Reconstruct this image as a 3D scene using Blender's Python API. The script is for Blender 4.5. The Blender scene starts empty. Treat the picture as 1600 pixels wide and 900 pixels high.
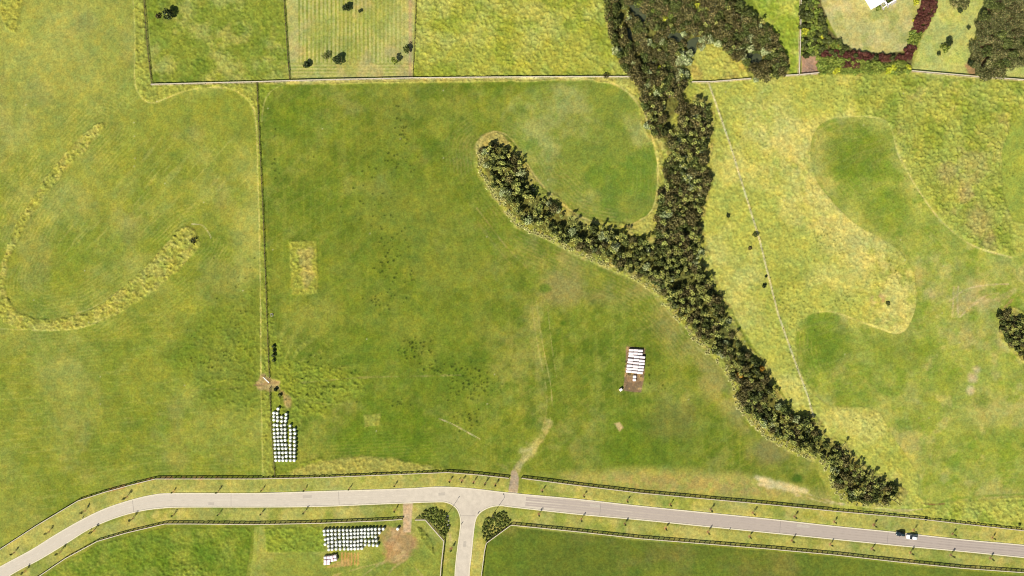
import bpy, bmesh, math, random
import numpy as np
from mathutils import Vector, Matrix
from mathutils.geometry import tessellate_polygon

# ------------------------------------------------------------------ camera, sky, sun, exposure
S = bpy.context.scene
COL = S.collection
MPP = 0.25                      # metres of ground per photo pixel
HC = 266.7                      # flying height
cam_d = bpy.data.cameras.new("camera"); cam = bpy.data.objects.new("camera", cam_d); COL.objects.link(cam)
cam.location = (0, 0, HC); cam.rotation_euler = (0, 0, 0)
cam_d.sensor_width = 36; cam_d.lens = 24.0; cam_d.clip_start = 1; cam_d.clip_end = 6000
S.camera = cam
SUN_EL = math.radians(43); SUN_TO = (0.57, 0.82)          # ground direction in which shadows fall
W = bpy.data.worlds.new("World"); S.world = W; W.use_nodes = True
wn = W.node_tree.nodes; wl = W.node_tree.links
bg = wn["Background"]; bg.inputs[1].default_value = 0.06
sky = wn.new("ShaderNodeTexSky"); sky.sky_type = 'NISHITA'; sky.sun_disc = False
sky.sun_elevation = SUN_EL; sky.sun_rotation = math.atan2(-SUN_TO[0], -SUN_TO[1]); sky.altitude = 50
wl.new(sky.outputs[0], bg.inputs[0])
sl = bpy.data.lights.new("sun", 'SUN'); sl.energy = 5.0; sl.angle = math.radians(0.5); sl.color = (1.0, 0.93, 0.80)
so = bpy.data.objects.new("sun", sl); COL.objects.link(so)
n_ = math.hypot(*SUN_TO)
so.rotation_euler = Vector((SUN_TO[0]/n_*math.cos(SUN_EL), SUN_TO[1]/n_*math.cos(SUN_EL), -math.sin(SUN_EL))).to_track_quat('-Z', 'Y').to_euler()
so.location = (-80, -120, 150)
S.view_settings.view_transform = 'Standard'; S.view_settings.look = 'None'
S.view_settings.exposure = 0.62; S.view_settings.gamma = 1.0
S.render.engine = 'CYCLES'
S.cycles.filter_width = 1.05; S.cycles.max_bounces = 4; S.cycles.diffuse_bounces = 2; S.cycles.glossy_bounces = 2
ALB = 0.56                      # what a surface's colour in the photo is divided down by to get its own colour

random.seed(7); RNG = np.random.default_rng(11)

# ------------------------------------------------------------------ helpers
def lin(c, k=None):
    k = ALB if k is None else k
    return tuple(k * ((v/255)/12.92 if v/255 <= .04045 else (((v/255)+.055)/1.055)**2.4) for v in c)

def P(px, py, h=0.0):
    """photo pixel -> ground metres (h: height at which the thing was seen)"""
    k = 1 - h/HC
    return ((px-800)*MPP*k, (450-py)*MPP*k)

def tag(o, label=None, cat=None, group=None, kind=None):
    if label: o["label"] = label
    if cat: o["category"] = cat
    if group: o["group"] = group
    if kind: o["kind"] = kind
    return o

def empty(name, loc=(0, 0, 0), rz=0.0):
    o = bpy.data.objects.new(name, None); COL.objects.link(o)
    o.location = loc; o.rotation_euler = (0, 0, rz); o.empty_display_size = .3
    return o

def link(name, me, parent=None, loc=None, rz=None):
    o = bpy.data.objects.new(name, me); COL.objects.link(o)
    if parent: o.parent = parent
    if loc: o.location = loc
    if rz is not None: o.rotation_euler = (0, 0, rz)
    return o

def copy_tree(o, parent=None):
    c = o.copy(); COL.objects.link(c); c.parent = parent
    for ch in list(o.children): copy_tree(ch, c)
    return c

class MB:
    """collects shapes into one mesh"""
    def __init__(s): s.v = []; s.f = []; s.m = []; s.mats = []
    def add(s, vs, fs, mi=0):
        b = len(s.v); s.v.extend(vs); s.f.extend([tuple(b+i for i in f) for f in fs]); s.m.extend([mi]*len(fs)); return s
    def box(s, c, size, rz=0.0, mi=0, taper=1.0):
        hx, hy, hz = size[0]/2, size[1]/2, size[2]/2; ca, sa = math.cos(rz), math.sin(rz); vs = []
        for z in (-1, 1):
            t = taper if z > 0 else 1
            for x, y in ((-1, -1), (1, -1), (1, 1), (-1, 1)):
                X, Y = x*hx*t, y*hy*t
                vs.append((c[0]+X*ca-Y*sa, c[1]+X*sa+Y*ca, c[2]+z*hz))
        return s.add(vs, [(3, 2, 1, 0), (4, 5, 6, 7), (0, 1, 5, 4), (1, 2, 6, 5), (2, 3, 7, 6), (3, 0, 4, 7)], mi)
    def tube(s, pts, rad, n=6, mi=0):
        rings = []; vs = []
        for i, p in enumerate(pts):
            p = Vector(p); a = Vector(pts[max(i-1, 0)]); b = Vector(pts[min(i+1, len(pts)-1)])
            d = (b-a).normalized(); u = d.orthogonal().normalized(); w = d.cross(u)
            r = rad[i] if hasattr(rad, '__len__') else rad
            for k in range(n):
                t = 2*math.pi*k/n; vs.append(tuple(p+u*math.cos(t)*r+w*math.sin(t)*r))
        fs = [(i*n+k, i*n+(k+1) % n, (i+1)*n+(k+1) % n, (i+1)*n+k) for i in range(len(pts)-1) for k in range(n)]
        fs += [tuple(range(n-1, -1, -1)), tuple((len(pts)-1)*n+k for k in range(n))]
        return s.add(vs, fs, mi)
    def lathe(s, prof, n=20, mi=0, c=(0, 0)):
        vs = [(c[0]+r*math.cos(2*math.pi*k/n), c[1]+r*math.sin(2*math.pi*k/n), z) for r, z in prof for k in range(n)]
        fs = [(i*n+k, i*n+(k+1) % n, (i+1)*n+(k+1) % n, (i+1)*n+k) for i in range(len(prof)-1) for k in range(n)]
        fs += [tuple(range(n-1, -1, -1)), tuple((len(prof)-1)*n+k for k in range(n))]
        return s.add(vs, fs, mi)
    def mesh(s, name, mats, smooth=False):
        me = bpy.data.meshes.new(name); me.from_pydata(s.v, [], s.f)
        for m in mats: me.materials.append(m)
        if s.f: me.polygons.foreach_set("material_index", s.m)
        if smooth: me.polygons.foreach_set("use_smooth", [True]*len(s.f))
        me.update(); return me
    def build(s, name, mats, parent=None, loc=None, rz=None, smooth=False):
        return link(name, s.mesh(name, mats if isinstance(mats, (list, tuple)) else [mats], smooth), parent, loc, rz)

def bevel_mesh(me, w, seg=2):
    bm = bmesh.new(); bm.from_mesh(me)
    bmesh.ops.bevel(bm, geom=list(bm.edges), offset=w, segments=seg, affect='EDGES', profile=.5)
    bm.to_mesh(me); bm.free(); me.update(); return me

def smooth_curve(pts, sub=6, closed=False):
    pts = [np.array(p, float) for p in pts]; n = len(pts); out = []
    for i in range(n if closed else n-1):
        g = (lambda j: pts[j % n]) if closed else (lambda j: pts[min(max(j, 0), n-1)])
        p0, p1, p2, p3 = g(i-1), g(i), g(i+1), g(i+2)
        for k in range(sub):
            t = k/sub
            out.append(.5*((2*p1)+(-p0+p2)*t+(2*p0-5*p1+4*p2-p3)*t*t+(-p0+3*p1-3*p2+p3)*t**3))
    if not closed: out.append(pts[-1])
    return np.array(out)

# ------------------------------------------------------------------ materials
def mat(name, color, rough=.8, var=.15, scale=3.0, bump=0.0, metal=0.0, spec=.3, obj_var=0.0, coat=0.0, color2=None, detail=4):
    m = bpy.data.materials.new(name); m.use_nodes = True; nt = m.node_tree; N = nt.nodes; L = nt.links
    b = N["Principled BSDF"]; b.inputs["Roughness"].default_value = rough; b.inputs["Metallic"].default_value = metal
    b.inputs["Specular IOR Level"].default_value = spec; b.inputs["Coat Weight"].default_value = coat
    tc = N.new("ShaderNodeTexCoord"); no = N.new("ShaderNodeTexNoise"); no.inputs["Scale"].default_value = scale; no.inputs["Detail"].default_value = detail
    L.new(tc.outputs["Object"], no.inputs["Vector"])
    rp = N.new("ShaderNodeValToRGB"); c2 = color2 or tuple(v*(1-var) for v in color)
    rp.color_ramp.elements[0].position = .3; rp.color_ramp.elements[1].position = .7
    rp.color_ramp.elements[0].color = (*c2, 1); rp.color_ramp.elements[1].color = (*tuple(min(1, v*(1+var*.6)) for v in color), 1)
    L.new(no.outputs[0], rp.inputs[0]); src = rp.outputs[0]
    if obj_var:
        oi = N.new("ShaderNodeObjectInfo"); mr = N.new("ShaderNodeMapRange")
        mr.inputs[3].default_value = 1-obj_var; mr.inputs[4].default_value = 1+obj_var
        L.new(oi.outputs["Random"], mr.inputs[0])
        vm = N.new("ShaderNodeVectorMath"); vm.operation = 'SCALE'; L.new(src, vm.inputs[0]); L.new(mr.outputs[0], vm.inputs["Scale"]); src = vm.outputs[0]
    L.new(src, b.inputs["Base Color"])
    if bump:
        bp = N.new("ShaderNodeBump"); bp.inputs["Strength"].default_value = bump; bp.inputs["Distance"].default_value = .05
        L.new(no.outputs[0], bp.inputs["Height"]); L.new(bp.outputs[0], b.inputs["Normal"])
    return m

def leaf_mat(name, dark, light, obj_var=.25, trans=.25, third=None):
    dark = tuple(v*LEAFK for v in dark); light = tuple(v*LEAFK for v in light); third = tuple(v*LEAFK for v in third) if third else None
    """leaf colour varies leaf by leaf (random per island) and plant by plant"""
    m = bpy.data.materials.new(name); m.use_nodes = True; nt = m.node_tree; N = nt.nodes; L = nt.links
    N.remove(N["Principled BSDF"]); out = N["Material Output"]
    g = N.new("ShaderNodeNewGeometry"); rp = N.new("ShaderNodeValToRGB"); e = rp.color_ramp.elements
    e[0].color = (*dark, 1); e[1].color = (*light, 1); e[0].position = .15; e[1].position = .85
    if third: x = e.new(.97); x.color = (*third, 1)
    L.new(g.outputs["Random Per Island"], rp.inputs[0])
    oi = N.new("ShaderNodeObjectInfo"); mr = N.new("ShaderNodeMapRange"); mr.inputs[3].default_value = 1-obj_var; mr.inputs[4].default_value = 1+obj_var
    L.new(oi.outputs["Random"], mr.inputs[0])
    vm = N.new("ShaderNodeVectorMath"); vm.operation = 'SCALE'; L.new(rp.outputs[0], vm.inputs[0]); L.new(mr.outputs[0], vm.inputs["Scale"])
    hs = N.new("ShaderNodeHueSaturation"); ml = N.new("ShaderNodeMath"); ml.operation = 'MULTIPLY'; ml.inputs[1].default_value = 7.31
    fr = N.new("ShaderNodeMath"); fr.operation = 'FRACT'; mh = N.new("ShaderNodeMapRange"); mh.inputs[3].default_value = .494; mh.inputs[4].default_value = .516
    L.new(oi.outputs["Random"], ml.inputs[0]); L.new(ml.outputs[0], fr.inputs[0]); L.new(fr.outputs[0], mh.inputs[0]); L.new(mh.outputs[0], hs.inputs["Hue"])
    L.new(vm.outputs[0], hs.inputs["Color"])
    d = N.new("ShaderNodeBsdfDiffuse"); t = N.new("ShaderNodeBsdfTranslucent"); mx = N.new("ShaderNodeMixShader"); mx.inputs[0].default_value = trans
    L.new(hs.outputs[0], d.inputs[0]); L.new(hs.outputs[0], t.inputs[0]); L.new(d.outputs[0], mx.inputs[1]); L.new(t.outputs[0], mx.inputs[2])
    gl = N.new("ShaderNodeBsdfGlossy"); gl.inputs["Roughness"].default_value = .45; mg = N.new("ShaderNodeMixShader"); mg.inputs[0].default_value = .012
    L.new(mx.outputs[0], mg.inputs[1]); L.new(gl.outputs[0], mg.inputs[2]); L.new(mg.outputs[0], out.inputs[0])
    return m

LEAFK = 1.6
M = {}
M['bark'] = mat('bark', lin((120, 100, 80)), .9, .3, 6)
M['timber'] = mat('weathered_timber', lin((235, 222, 200)), .85, .2, 2.5, obj_var=.08)
M['timber_dark'] = mat('brown_timber', lin((130, 108, 86)), .9, .3, 2.5, obj_var=.12)
M['wrap'] = mat('bale_wrap', (.56, .58, .54), .38, .22, 3, bump=.5, spec=.4, obj_var=.2)
M['wrap_top'] = mat('bale_wrap_top', (.78, .80, .74), .42, .16, 5, bump=.3, spec=.4, obj_var=.05)
M['pink_wrap'] = mat('pink_bale_wrap', (.74, .52, .56), .4, .08, 1.6, color2=(.74, .68, .68), bump=.3, obj_var=.06)
M['white_wrap'] = mat('pale_bale_wrap', (.70, .65, .64), .4, .12, 2.2, bump=.35, color2=(.58, .49, .50), obj_var=.05)
M['kerb'] = mat('kerb_concrete', lin((246, 236, 208)), .9, .12, 1.5)
M['black_metal'] = mat('dark_painted_metal', (.02, .02, .022), .45, .1, 3)
M['steel'] = mat('galvanised_steel', (.5, .5, .48), .4, .15, 4, metal=.6)
M['lens'] = mat('lamp_lens', (.7, .7, .68), .2, .05, 3)
M['rubber'] = mat('tyre_rubber', (.02, .02, .02), .85, .1, 5)
M['glass'] = mat('car_glass', (.012, .016, .02), .06, .05, 2, spec=.8)
M['white_paint'] = mat('white_car_paint', (.80, .80, .80), .25, .02, 1, coat=.6)
M['dark_paint'] = mat('dark_car_paint', (.012, .025, .03), .18, .05, 1, coat=.8)
M['lamp_glass'] = mat('headlight_glass', (.6, .6, .6), .1, .05, 2)
M['red_glass'] = mat('tail_light_glass', (.3, .01, .01), .2, .05, 2)
M['roof'] = mat('white_roof', (.80, .78, .76), .5, .05, .8)
M['wall'] = mat('white_render', (.78, .76, .73), .8, .08, 2)
M['patio'] = mat('patio_paving', lin((205, 198, 190)), .8, .12, 1.2)
M['rock'] = mat('pale_rock', lin((190, 185, 175)), .9, .25, 3, bump=.6)

manuka = leaf_mat('manuka_leaf', lin((62, 62, 34)), lin((132, 124, 74)), .25, third=lin((166, 148, 96)))
manuka_g = leaf_mat('olive_leaf', lin((58, 68, 32)), lin((124, 132, 68)), .25)
cabb = leaf_mat('cabbage_tree_leaf', lin((80, 94, 40)), lin((204, 202, 110)), .28)
flaxm = leaf_mat('flax_leaf', lin((140, 144, 76)), lin((222, 214, 146)), .15)
broad = leaf_mat('dark_broad_leaf', lin((42, 50, 24)), lin((104, 110, 54)), .3)
pale = leaf_mat('silver_leaf', lin((132, 146, 88)), lin((204, 208, 154)), .15)
redl = leaf_mat('burgundy_leaf', lin((78, 46, 40)), lin((124, 74, 64)), .15)
greenl = leaf_mat('hedge_leaf', lin((84, 104, 36)), lin((168, 178, 80)), .22)
limel = leaf_mat('lime_leaf', lin((150, 158, 24)), lin((225, 222, 80)), .12)
orangel = leaf_mat('dead_orange_leaf', lin((150, 98, 34)), lin((215, 158, 70)), .15)
treel = leaf_mat('paddock_tree_leaf', lin((34, 46, 28)), lin((86, 96, 52)), .25)
streetl = leaf_mat('street_tree_leaf', lin((52, 62, 34)), lin((110, 118, 66)), .2)
bedl = leaf_mat('bed_shrub_leaf', lin((74, 94, 34)), lin((160, 164, 78)), .3, third=lin((170, 166, 110)))
woodl = leaf_mat('woodland_leaf', lin((78, 82, 46)), lin((136, 134, 80)), .22, third=lin((158, 142, 98)))

# ------------------------------------------------------------------ outlines read off the photograph (photo pixels)
ROAD_N = [(-240, 1020), (-80, 932), (0, 886), (50, 859), (85, 837), (125, 814), (162, 796), (200, 783), (237, 774), (275, 771), (400, 771), (500, 768), (600, 765), (650, 763), (690, 761), (740, 764), (800, 771), (900, 780), (1000, 791), (1100, 801), (1200, 811), (1300, 822), (1400, 832), (1500, 843), (1600, 852), (1700, 862), (1900, 882)]
ROAD_SW = [(-240, 1046), (-80, 958), (20, 896), (60, 875), (100, 851), (140, 826), (180, 809), (220, 798), (260, 793), (300, 792), (400, 792), (500, 791), (600, 787), (680, 784), (698, 785), (710, 791), (717, 801), (720, 818), (716, 850), (713, 875), (711, 900), (709, 980), (707, 1120)]
ROAD_SE = [(731, 1120), (732, 980), (733, 900), (736, 870), (740, 830), (743, 812), (748, 803), (757, 796), (770, 791), (785, 790), (800, 792), (900, 803), (1000, 812), (1100, 822), (1200, 832), (1300, 842), (1400, 852), (1500, 861), (1600, 871), (1700, 881), (1900, 901)]
FENCE_N1 = [(-70, 905), (0, 859), (60, 820), (125, 781), (165, 768), (205, 757), (245, 747), (300, 747), (400, 747), (500, 745), (600, 741), (700, 737), (750, 741), (795, 746)]
FENCE_N2 = [(815, 746), (900, 757), (1000, 769), (1100, 778), (1200, 787), (1300, 797), (1400, 806), (1440, 810), (1500, 817), (1600, 828), (1690, 838)]
FENCE_S1 = [(-10, 945), (62, 900), (105, 871), (155, 844), (200, 831), (260, 817), (300, 817), (400, 818), (500, 816), (600, 812), (629, 810)]
FENCE_S2 = [(649, 811), (665, 811), (694, 844), (690, 880), (688, 905), (686, 960)]
FENCE_S3 = [(750, 960), (752, 900), (757, 860), (760, 847), (797, 820), (800, 819), (900, 829), (1000, 840), (1100, 848), (1200, 856), (1300, 865), (1400, 876), (1500, 886), (1600, 893), (1690, 902)]
NB1 = [(238, 133), (400, 129), (500, 126), (600, 124), (645, 123), (800, 121.5), (900, 121), (990, 121)]
NB2 = [(1080, 129), (1110, 129), (1172, 124)]
NB3 = [(1225, 119), (1247, 118), (1278, 115)]
NB4 = [(1422, 112), (1480, 117), (1525, 121), (1600, 126), (1680, 133)]
W1 = [(222, -60), (226, 0), (231, 70), (238, 133)]
W2 = [(441, -60), (444, 0), (450, 90), (453, 124)]
W3 = [(652, -60), (650, 0), (648, 60), (645, 122)]
W4 = [(402, 130), (405, 200), (411, 320), (416, 450), (420, 560), (421.5, 590)]
W4B = [(422, 606), (424, 660), (430, 744)]
W5 = [(1107, 130), (1140, 225), (1160, 290), (1185, 370), (1200, 430), (1215, 490), (1240, 560), (1262, 620), (1270, 650)]
W6 = [(1251, -60), (1250, 0), (1249, 60), (1247, 118)]

G_TOP = [(940, -40), (946, 0), (951, 40), (961, 78), (976, 108), (1000, 132), (1040, 142), (1068, 132), (1079, 118), (1072, 98), (1084, 88), (1092, 74), (1102, 62), (1118, 64), (1128, 72), (1140, 84), (1160, 94), (1176, 104), (1182, 120), (1206, 122), (1228, 115), (1231, 95), (1216, 70), (1202, 45), (1178, 22), (1158, 4), (1140, -40)]
G_STEM = [(1000, 130), (1006, 165), (1013, 200), (1030, 215), (1045, 240), (1042, 270), (1032, 305), (1030, 345), (1028, 372), (1040, 400), (1085, 412), (1100, 400), (1092, 372), (1091, 345), (1097, 315), (1107, 285), (1100, 255), (1104, 225), (1109, 190), (1106, 168), (1090, 157), (1075, 172), (1064, 160), (1064, 142), (1072, 128), (1040, 138)]
G_DIAG = [(752, 232), (770, 222), (792, 228), (806, 243), (820, 266), (833, 290), (838, 306), (862, 312), (880, 332), (905, 348), (940, 354), (975, 360), (1000, 374), (1028, 378), (1050, 400), (1060, 430), (1040, 455), (1012, 440), (975, 420), (935, 404), (900, 388), (870, 372), (835, 358), (812, 346), (790, 318), (768, 290), (754, 262)]
G_SE = [(1015, 425), (1040, 468), (1065, 495), (1085, 520), (1110, 545), (1135, 570), (1150, 600), (1156, 630), (1175, 655), (1205, 680), (1250, 705), (1288, 716), (1300, 735), (1310, 765), (1330, 782), (1370, 787), (1400, 784), (1411, 770), (1395, 755), (1360, 742), (1335, 718), (1310, 692), (1284, 684), (1280, 664), (1263, 650), (1245, 652), (1225, 632), (1215, 620), (1200, 592), (1190, 567), (1165, 547), (1150, 522), (1140, 492), (1124, 462), (1108, 430), (1085, 405), (1040, 395)]
RT_WOOD = [(1552, -40), (1549, 0), (1536, 20), (1530, 45), (1524, 75), (1516, 100), (1530, 112), (1552, 122), (1566, 112), (1576, 104), (1640, 92), (1660, -40)]
RE_CLUMP = [(1562, 494), (1580, 488), (1600, 500), (1640, 520), (1640, 575), (1600, 556), (1574, 530)]
BED_W = [(652, 809), (664, 799), (677, 793), (693, 801), (702, 810), (703, 825), (696, 842), (682, 824), (668, 809)]
BED_E = [(754, 838), (753, 822), (760, 811), (768, 808), (772, 801), (790, 801), (793, 812), (797, 814), (793, 821), (776, 834), (760, 846)]

PONDS = ([(1078, 62), (1092, 58), (1090, 70), (1086, 84), (1078, 80), (1072, 70)], [(1168, 84), (1180, 82), (1190, 88), (1188, 98), (1178, 100), (1170, 94)], [(1100, 56), (1114, 55), (1118, 64), (1106, 66)], [(979, 44), (985, 46), (989, 60), (984, 64), (980, 56)], [(982, 4), (1000, 8), (1012, 24), (1004, 34), (990, 22)], [(1040, 48), (1062, 52), (1070, 60), (1058, 66), (1044, 60)])

# ------------------------------------------------------------------ the ground: one sheet, fine over the photo's extent, reaching the horizon
D = 0.34
X0, X1, Y0, Y1 = -207.0, 207.0, -120.0, 120.0
xc = np.arange(X0, X1+.01, D); yc = np.arange(Y0, Y1+.01, D)
def outer(a, b):
    out = []; s = 1.0; p = 0.0
    while p < 2400: p += s; s *= 1.32; out.append(p)
    return np.array(out)
ox = outer(0, 0)
xs = np.concatenate([X0-ox[::-1], xc, xc[-1]+ox]); ys = np.concatenate([Y0-ox[::-1], yc, yc[-1]+ox])
NX, NY = len(xs), len(ys); IX0 = len(ox)
GX, GY = np.meshgrid(xs.astype(np.float32), ys.astype(np.float32))
PXg = GX/MPP+800; PYg = 450-GY/MPP                     # the same points in photo pixels

def vnoise(x, y, seed):
    r = np.random.default_rng(seed).random((256, 256), dtype=np.float32)
    xi = np.floor(x).astype(np.int32); yi = np.floor(y).astype(np.int32); fx = x-xi; fy = y-yi
    fx = fx*fx*(3-2*fx); fy = fy*fy*(3-2*fy); xi &= 255; yi &= 255; x2 = (xi+1) & 255; y2 = (yi+1) & 255
    return (r[yi, xi]*(1-fx)+r[yi, x2]*fx)*(1-fy)+(r[y2, xi]*(1-fx)+r[y2, x2]*fx)*fy
def fbm(scale, seed, octv=4, ang=0.0, stretch=1.0, X=None, Y=None, gain=.55):
    X = GX if X is None else X; Y = GY if Y is None else Y
    ca, sa = math.cos(ang), math.sin(ang)
    u = (X*ca+Y*sa)/(scale*stretch)+91.3; v = (-X*sa+Y*ca)/scale+37.7
    o = 0; a = 1; t = 0
    for k in range(octv):
        o = o+a*vnoise(u*2**k, v*2**k, seed*17+k); t += a; a *= gain
    return o/t
def sm(x, a, b):
    t = np.clip((x-a)/(b-a), 0, 1); return t*t*(3-2*t)
def window(pts, m):
    p = np.array(pts)[:, :2]; a = p.min(0)-m; b = p.max(0)+m
    ix = np.where((PXg[0] >= a[0]) & (PXg[0] <= b[0]))[0]; iy = np.where((PYg[:, 0] >= a[1]) & (PYg[:, 0] <= b[1]))[0]
    if len(ix) == 0 or len(iy) == 0: return None
    return slice(iy[0], iy[-1]+1), slice(ix[0], ix[-1]+1)
def seg_dist(px, py, pts, closed=False, widths=None):
    d = np.full(px.shape, 1e9, np.float32); n = len(pts)
    for i in range(n if closed else n-1):
        a = pts[i]; b = pts[(i+1) % n]; vx, vy = b[0]-a[0], b[1]-a[1]; l2 = vx*vx+vy*vy+1e-9
        t = np.clip(((px-a[0])*vx+(py-a[1])*vy)/l2, 0, 1)
        q = np.hypot(px-(a[0]+t*vx), py-(a[1]+t*vy))
        if widths is not None: q = q-(widths[i]*(1-t)+widths[(i+1) % n]*t)
        d = np.minimum(d, q)
    return d
def inside(px, py, pts):
    r = np.zeros(px.shape, bool); n = len(pts)
    for i in range(n):
        x1, y1 = pts[i][:2]; x2, y2 = pts[(i+1) % n][:2]
        if y1 == y2: continue
        c = ((y1 > py) != (y2 > py)) & (px < (x2-x1)*(py-y1)/(y2-y1)+x1); r ^= c
    return r
def poly_sd(pts, margin=30):
    """signed distance in photo pixels (negative inside), far away = 1e3"""
    out = np.full(GX.shape, 1e3, np.float32); w = window(pts, margin)
    if w is None: return out
    d = seg_dist(PXg[w], PYg[w], pts, True); s = inside(PXg[w], PYg[w], pts)
    out[w] = np.where(s, -d, d); return out
def line_d(pts, margin=30, widths=None):
    out = np.full(GX.shape, 1e3, np.float32); w = window(pts, margin)
    if w is None: return out
    out[w] = seg_dist(PXg[w], PYg[w], pts, False, widths); return out
def cc(r, g, b): return np.array(lin((r, g, b)), np.float32)

wob = (fbm(3.2, 5, 3)-.5)*8                         # ragged edges, in photo pixels
Cg = np.empty(GX.shape+(3,), np.float32); Cg[:] = cc(146, 155, 58)
RO = np.zeros(GX.shape, np.float32)                 # roughness of the sward: 0 mown, 1 rank grass
def paint(mask, col, k=1.0):
    m = np.clip(mask*k, 0, 1)[..., None]; Cg[:] = Cg*(1-m)+np.asarray(col, np.float32)*m
def fill(pts, col, k=1.0, soft=1.5, wobble=.5, rough=None, curve=False):
    if curve: pts = smooth_curve(pts, 6, True)
    sd = poly_sd(pts)+wob*wobble; m = 1-sm(sd, -soft, soft); paint(m, col, k)
    if rough is not None: RO[:] = RO*(1-m)+rough*m
    return m, sd
big = fbm(30, 1, 4); mid = fbm(9, 2, 4); sml = fbm(2.6, 3, 3)
def patch(mask, col, lo, hi, seed, scale=16, k=.7, **kw):
    n = fbm(scale, seed, 5, **kw); paint(mask*sm(n, lo, hi), col, k)
ALL = np.ones(GX.shape, np.float32)
LATE = []
# west paddock
patch(ALL, cc(176, 178, 92), .42, .72, 21, 28, .75)
patch(ALL, cc(116, 138, 40), .50, .72, 22, 14, .55)
tl = 1-sm(np.hypot((PXg-90)/260, (PYg-60)/240), .2, 1.0); paint(tl, cc(178, 180, 92), .6)
low = sm(PYg, 520, 700)*(1-sm(PXg, 380, 420)); paint(low, cc(132, 146, 48), .6)
streak = fbm(.8, 23, 3, ang=math.radians(48), stretch=11)
paint(sm(streak, .54, .78)*(1-sm(PXg, 380, 420))*(1-sm(PYg, 380, 470))*sm(mid+big, .85, 1.2), cc(186, 186, 96), .45)
streak = fbm(.7, 123, 3, ang=math.radians(4), stretch=9)
paint(sm(streak, .54, .78)*(1-sm(PXg, 380, 420))*sm(PYg, 420, 520), cc(176, 178, 84), .4)
patch(ALL*(1-sm(PXg, 380, 420)), cc(166, 160, 96), .58, .75, 24, 18, .3)
# centre paddock
CEN = [(403, 128), (1000, 122), (1030, 380), (1200, 640), (1330, 790), (800, 745), (700, 737), (430, 746), (416, 450)]
mC, sdC = fill(CEN, cc(126, 141, 46), 1, 3, .3)
patch(mC, cc(146, 152, 62), .44, .70, 31, 22, .8)
patch(mC, cc(102, 124, 34), .50, .72, 32, 15, .65)
patch(mC, cc(162, 160, 82), .56, .76, 33, 12, .6); patch(mC, cc(92, 116, 30), .54, .72, 333, 6, .55); patch(mC, cc(152, 158, 66), .54, .72, 334, 5, .5); st6 = fbm(.8, 335, 3, ang=math.radians(35), stretch=8); paint(mC*sm(st6, .56, .8), cc(154, 158, 70), .35)
st2 = fbm(.9, 34, 3, ang=math.radians(90), stretch=22); paint(mC*sm(st2, .52, .75), cc(150, 158, 66), .3)
dk = 1-sm(np.hypot((PXg-640)/230, (PYg-400)/330), .35, 1.0); paint(dk*mC, cc(115, 133, 38), .4)
tan_ = line_d(smooth_curve([(845, 330), (880, 420), (930, 445), (1010, 450), (1060, 520), (1120, 600), (1200, 680)]), 60); paint((1-sm(tan_, 5, 42))*mC*sm(mid, .35, .65), cc(166, 158, 92), .75)
for c, r, col, k in (((880, 450), 55, (152, 147, 86), .8), ((470, 190), 60, (112, 136, 36), .6), ((1010, 690), 120, (98, 126, 32), .7), ((600, 700), 130, (100, 130, 28), .7), ((1050, 660), 60, (128, 128, 70), .5), ((1200, 705), 45, (140, 134, 84), .7), ((850, 450), 14, (92, 124, 36), .8), ((880, 505), 8, (80, 116, 30), .8), ((1245, 748), 16, (66, 104, 24), .9), ((560, 560), 110, (106, 132, 34), .5), ((720, 590), 90, (104, 128, 34), .5)):
    paint((1-sm(np.hypot(PXg-c[0], (PYg-c[1])*1.4)+wob*r*.07, r*.3, r))*mC, cc(*col), k)
lowtan = poly_sd([(880, 742), (1000, 735), (1150, 742), (1300, 775), (1310, 790), (1150, 778), (1000, 765), (900, 752)]); paint((1-sm(lowtan+wob, -6, 14)), cc(178, 174, 92), .8)
paint((1-sm(lowtan+wob*2, -14, 4))*sm(sml, .4, .6), cc(186, 162, 96), .6)
# paddock inside the two arms of the gully
ARM = [(905, 124), (950, 128), (985, 146), (1005, 176), (1018, 212), (1027, 252), (1026, 300), (1015, 332), (985, 352), (950, 352), (915, 342), (888, 326), (866, 306), (845, 284), (828, 262), (815, 240), (800, 215), (780, 190), (820, 140)]
mA, sdA = fill(ARM, cc(138, 152, 62), .75, 3, .2, curve=True)
patch(mA, cc(172, 176, 104), .45, .7, 41, 14, .7); patch(mA, cc(112, 140, 44), .5, .7, 42, 10, .7)
# paddocks along the top
P1 = [(224, -70), (442, -70), (453, 124), (240, 132)]
m1, _ = fill(P1, cc(140, 154, 58), 1, 1, .1, rough=.45); patch(m1, cc(176, 178, 92), .45, .7, 51, 7, .8); patch(m1, cc(112, 134, 40), .5, .7, 52, 5, .6)
P2 = [(444, -70), (650, -70), (645, 121), (454, 123)]
m2, sd2 = fill(P2, cc(192, 190, 112), 1, .8, .1, rough=.05)
stripe = .5+.5*np.sin(PXg*2*math.pi/6.3+(mid-.5)*2.0); inner = sm(-sd2, 12, 17)*(1-sm(PYg, 96, 101)); paint(m2*inner*sm(stripe, .45, .9)*(1-sm(PXg, 560, 640)*.5), cc(146, 158, 62), .95)
st3 = .5+.5*np.sin(PYg*2*math.pi/5.2); paint(m2*sm(PYg, 94, 99)*sm(st3, .4, .9), cc(148, 160, 66), .7)
patch(m2, cc(196, 180, 120), .52, .72, 53, 9, .6); paint(m2*(1-sm(np.abs(PXg-641), 1, 4)), cc(200, 170, 122), .7); patch(m2, cc(150, 164, 74), .5, .7, 54, 12, .6)
P3 = [(651, -70), (940, -70), (948, 40), (960, 80), (978, 121), (646, 122)]
m3, _ = fill(P3, cc(172, 176, 74), 1, 1, .1, rough=.6); patch(m3, cc(186, 188, 96), .44, .68, 55, 8, .8); patch(m3, cc(142, 160, 52), .5, .72, 56, 10, .7)
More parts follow.
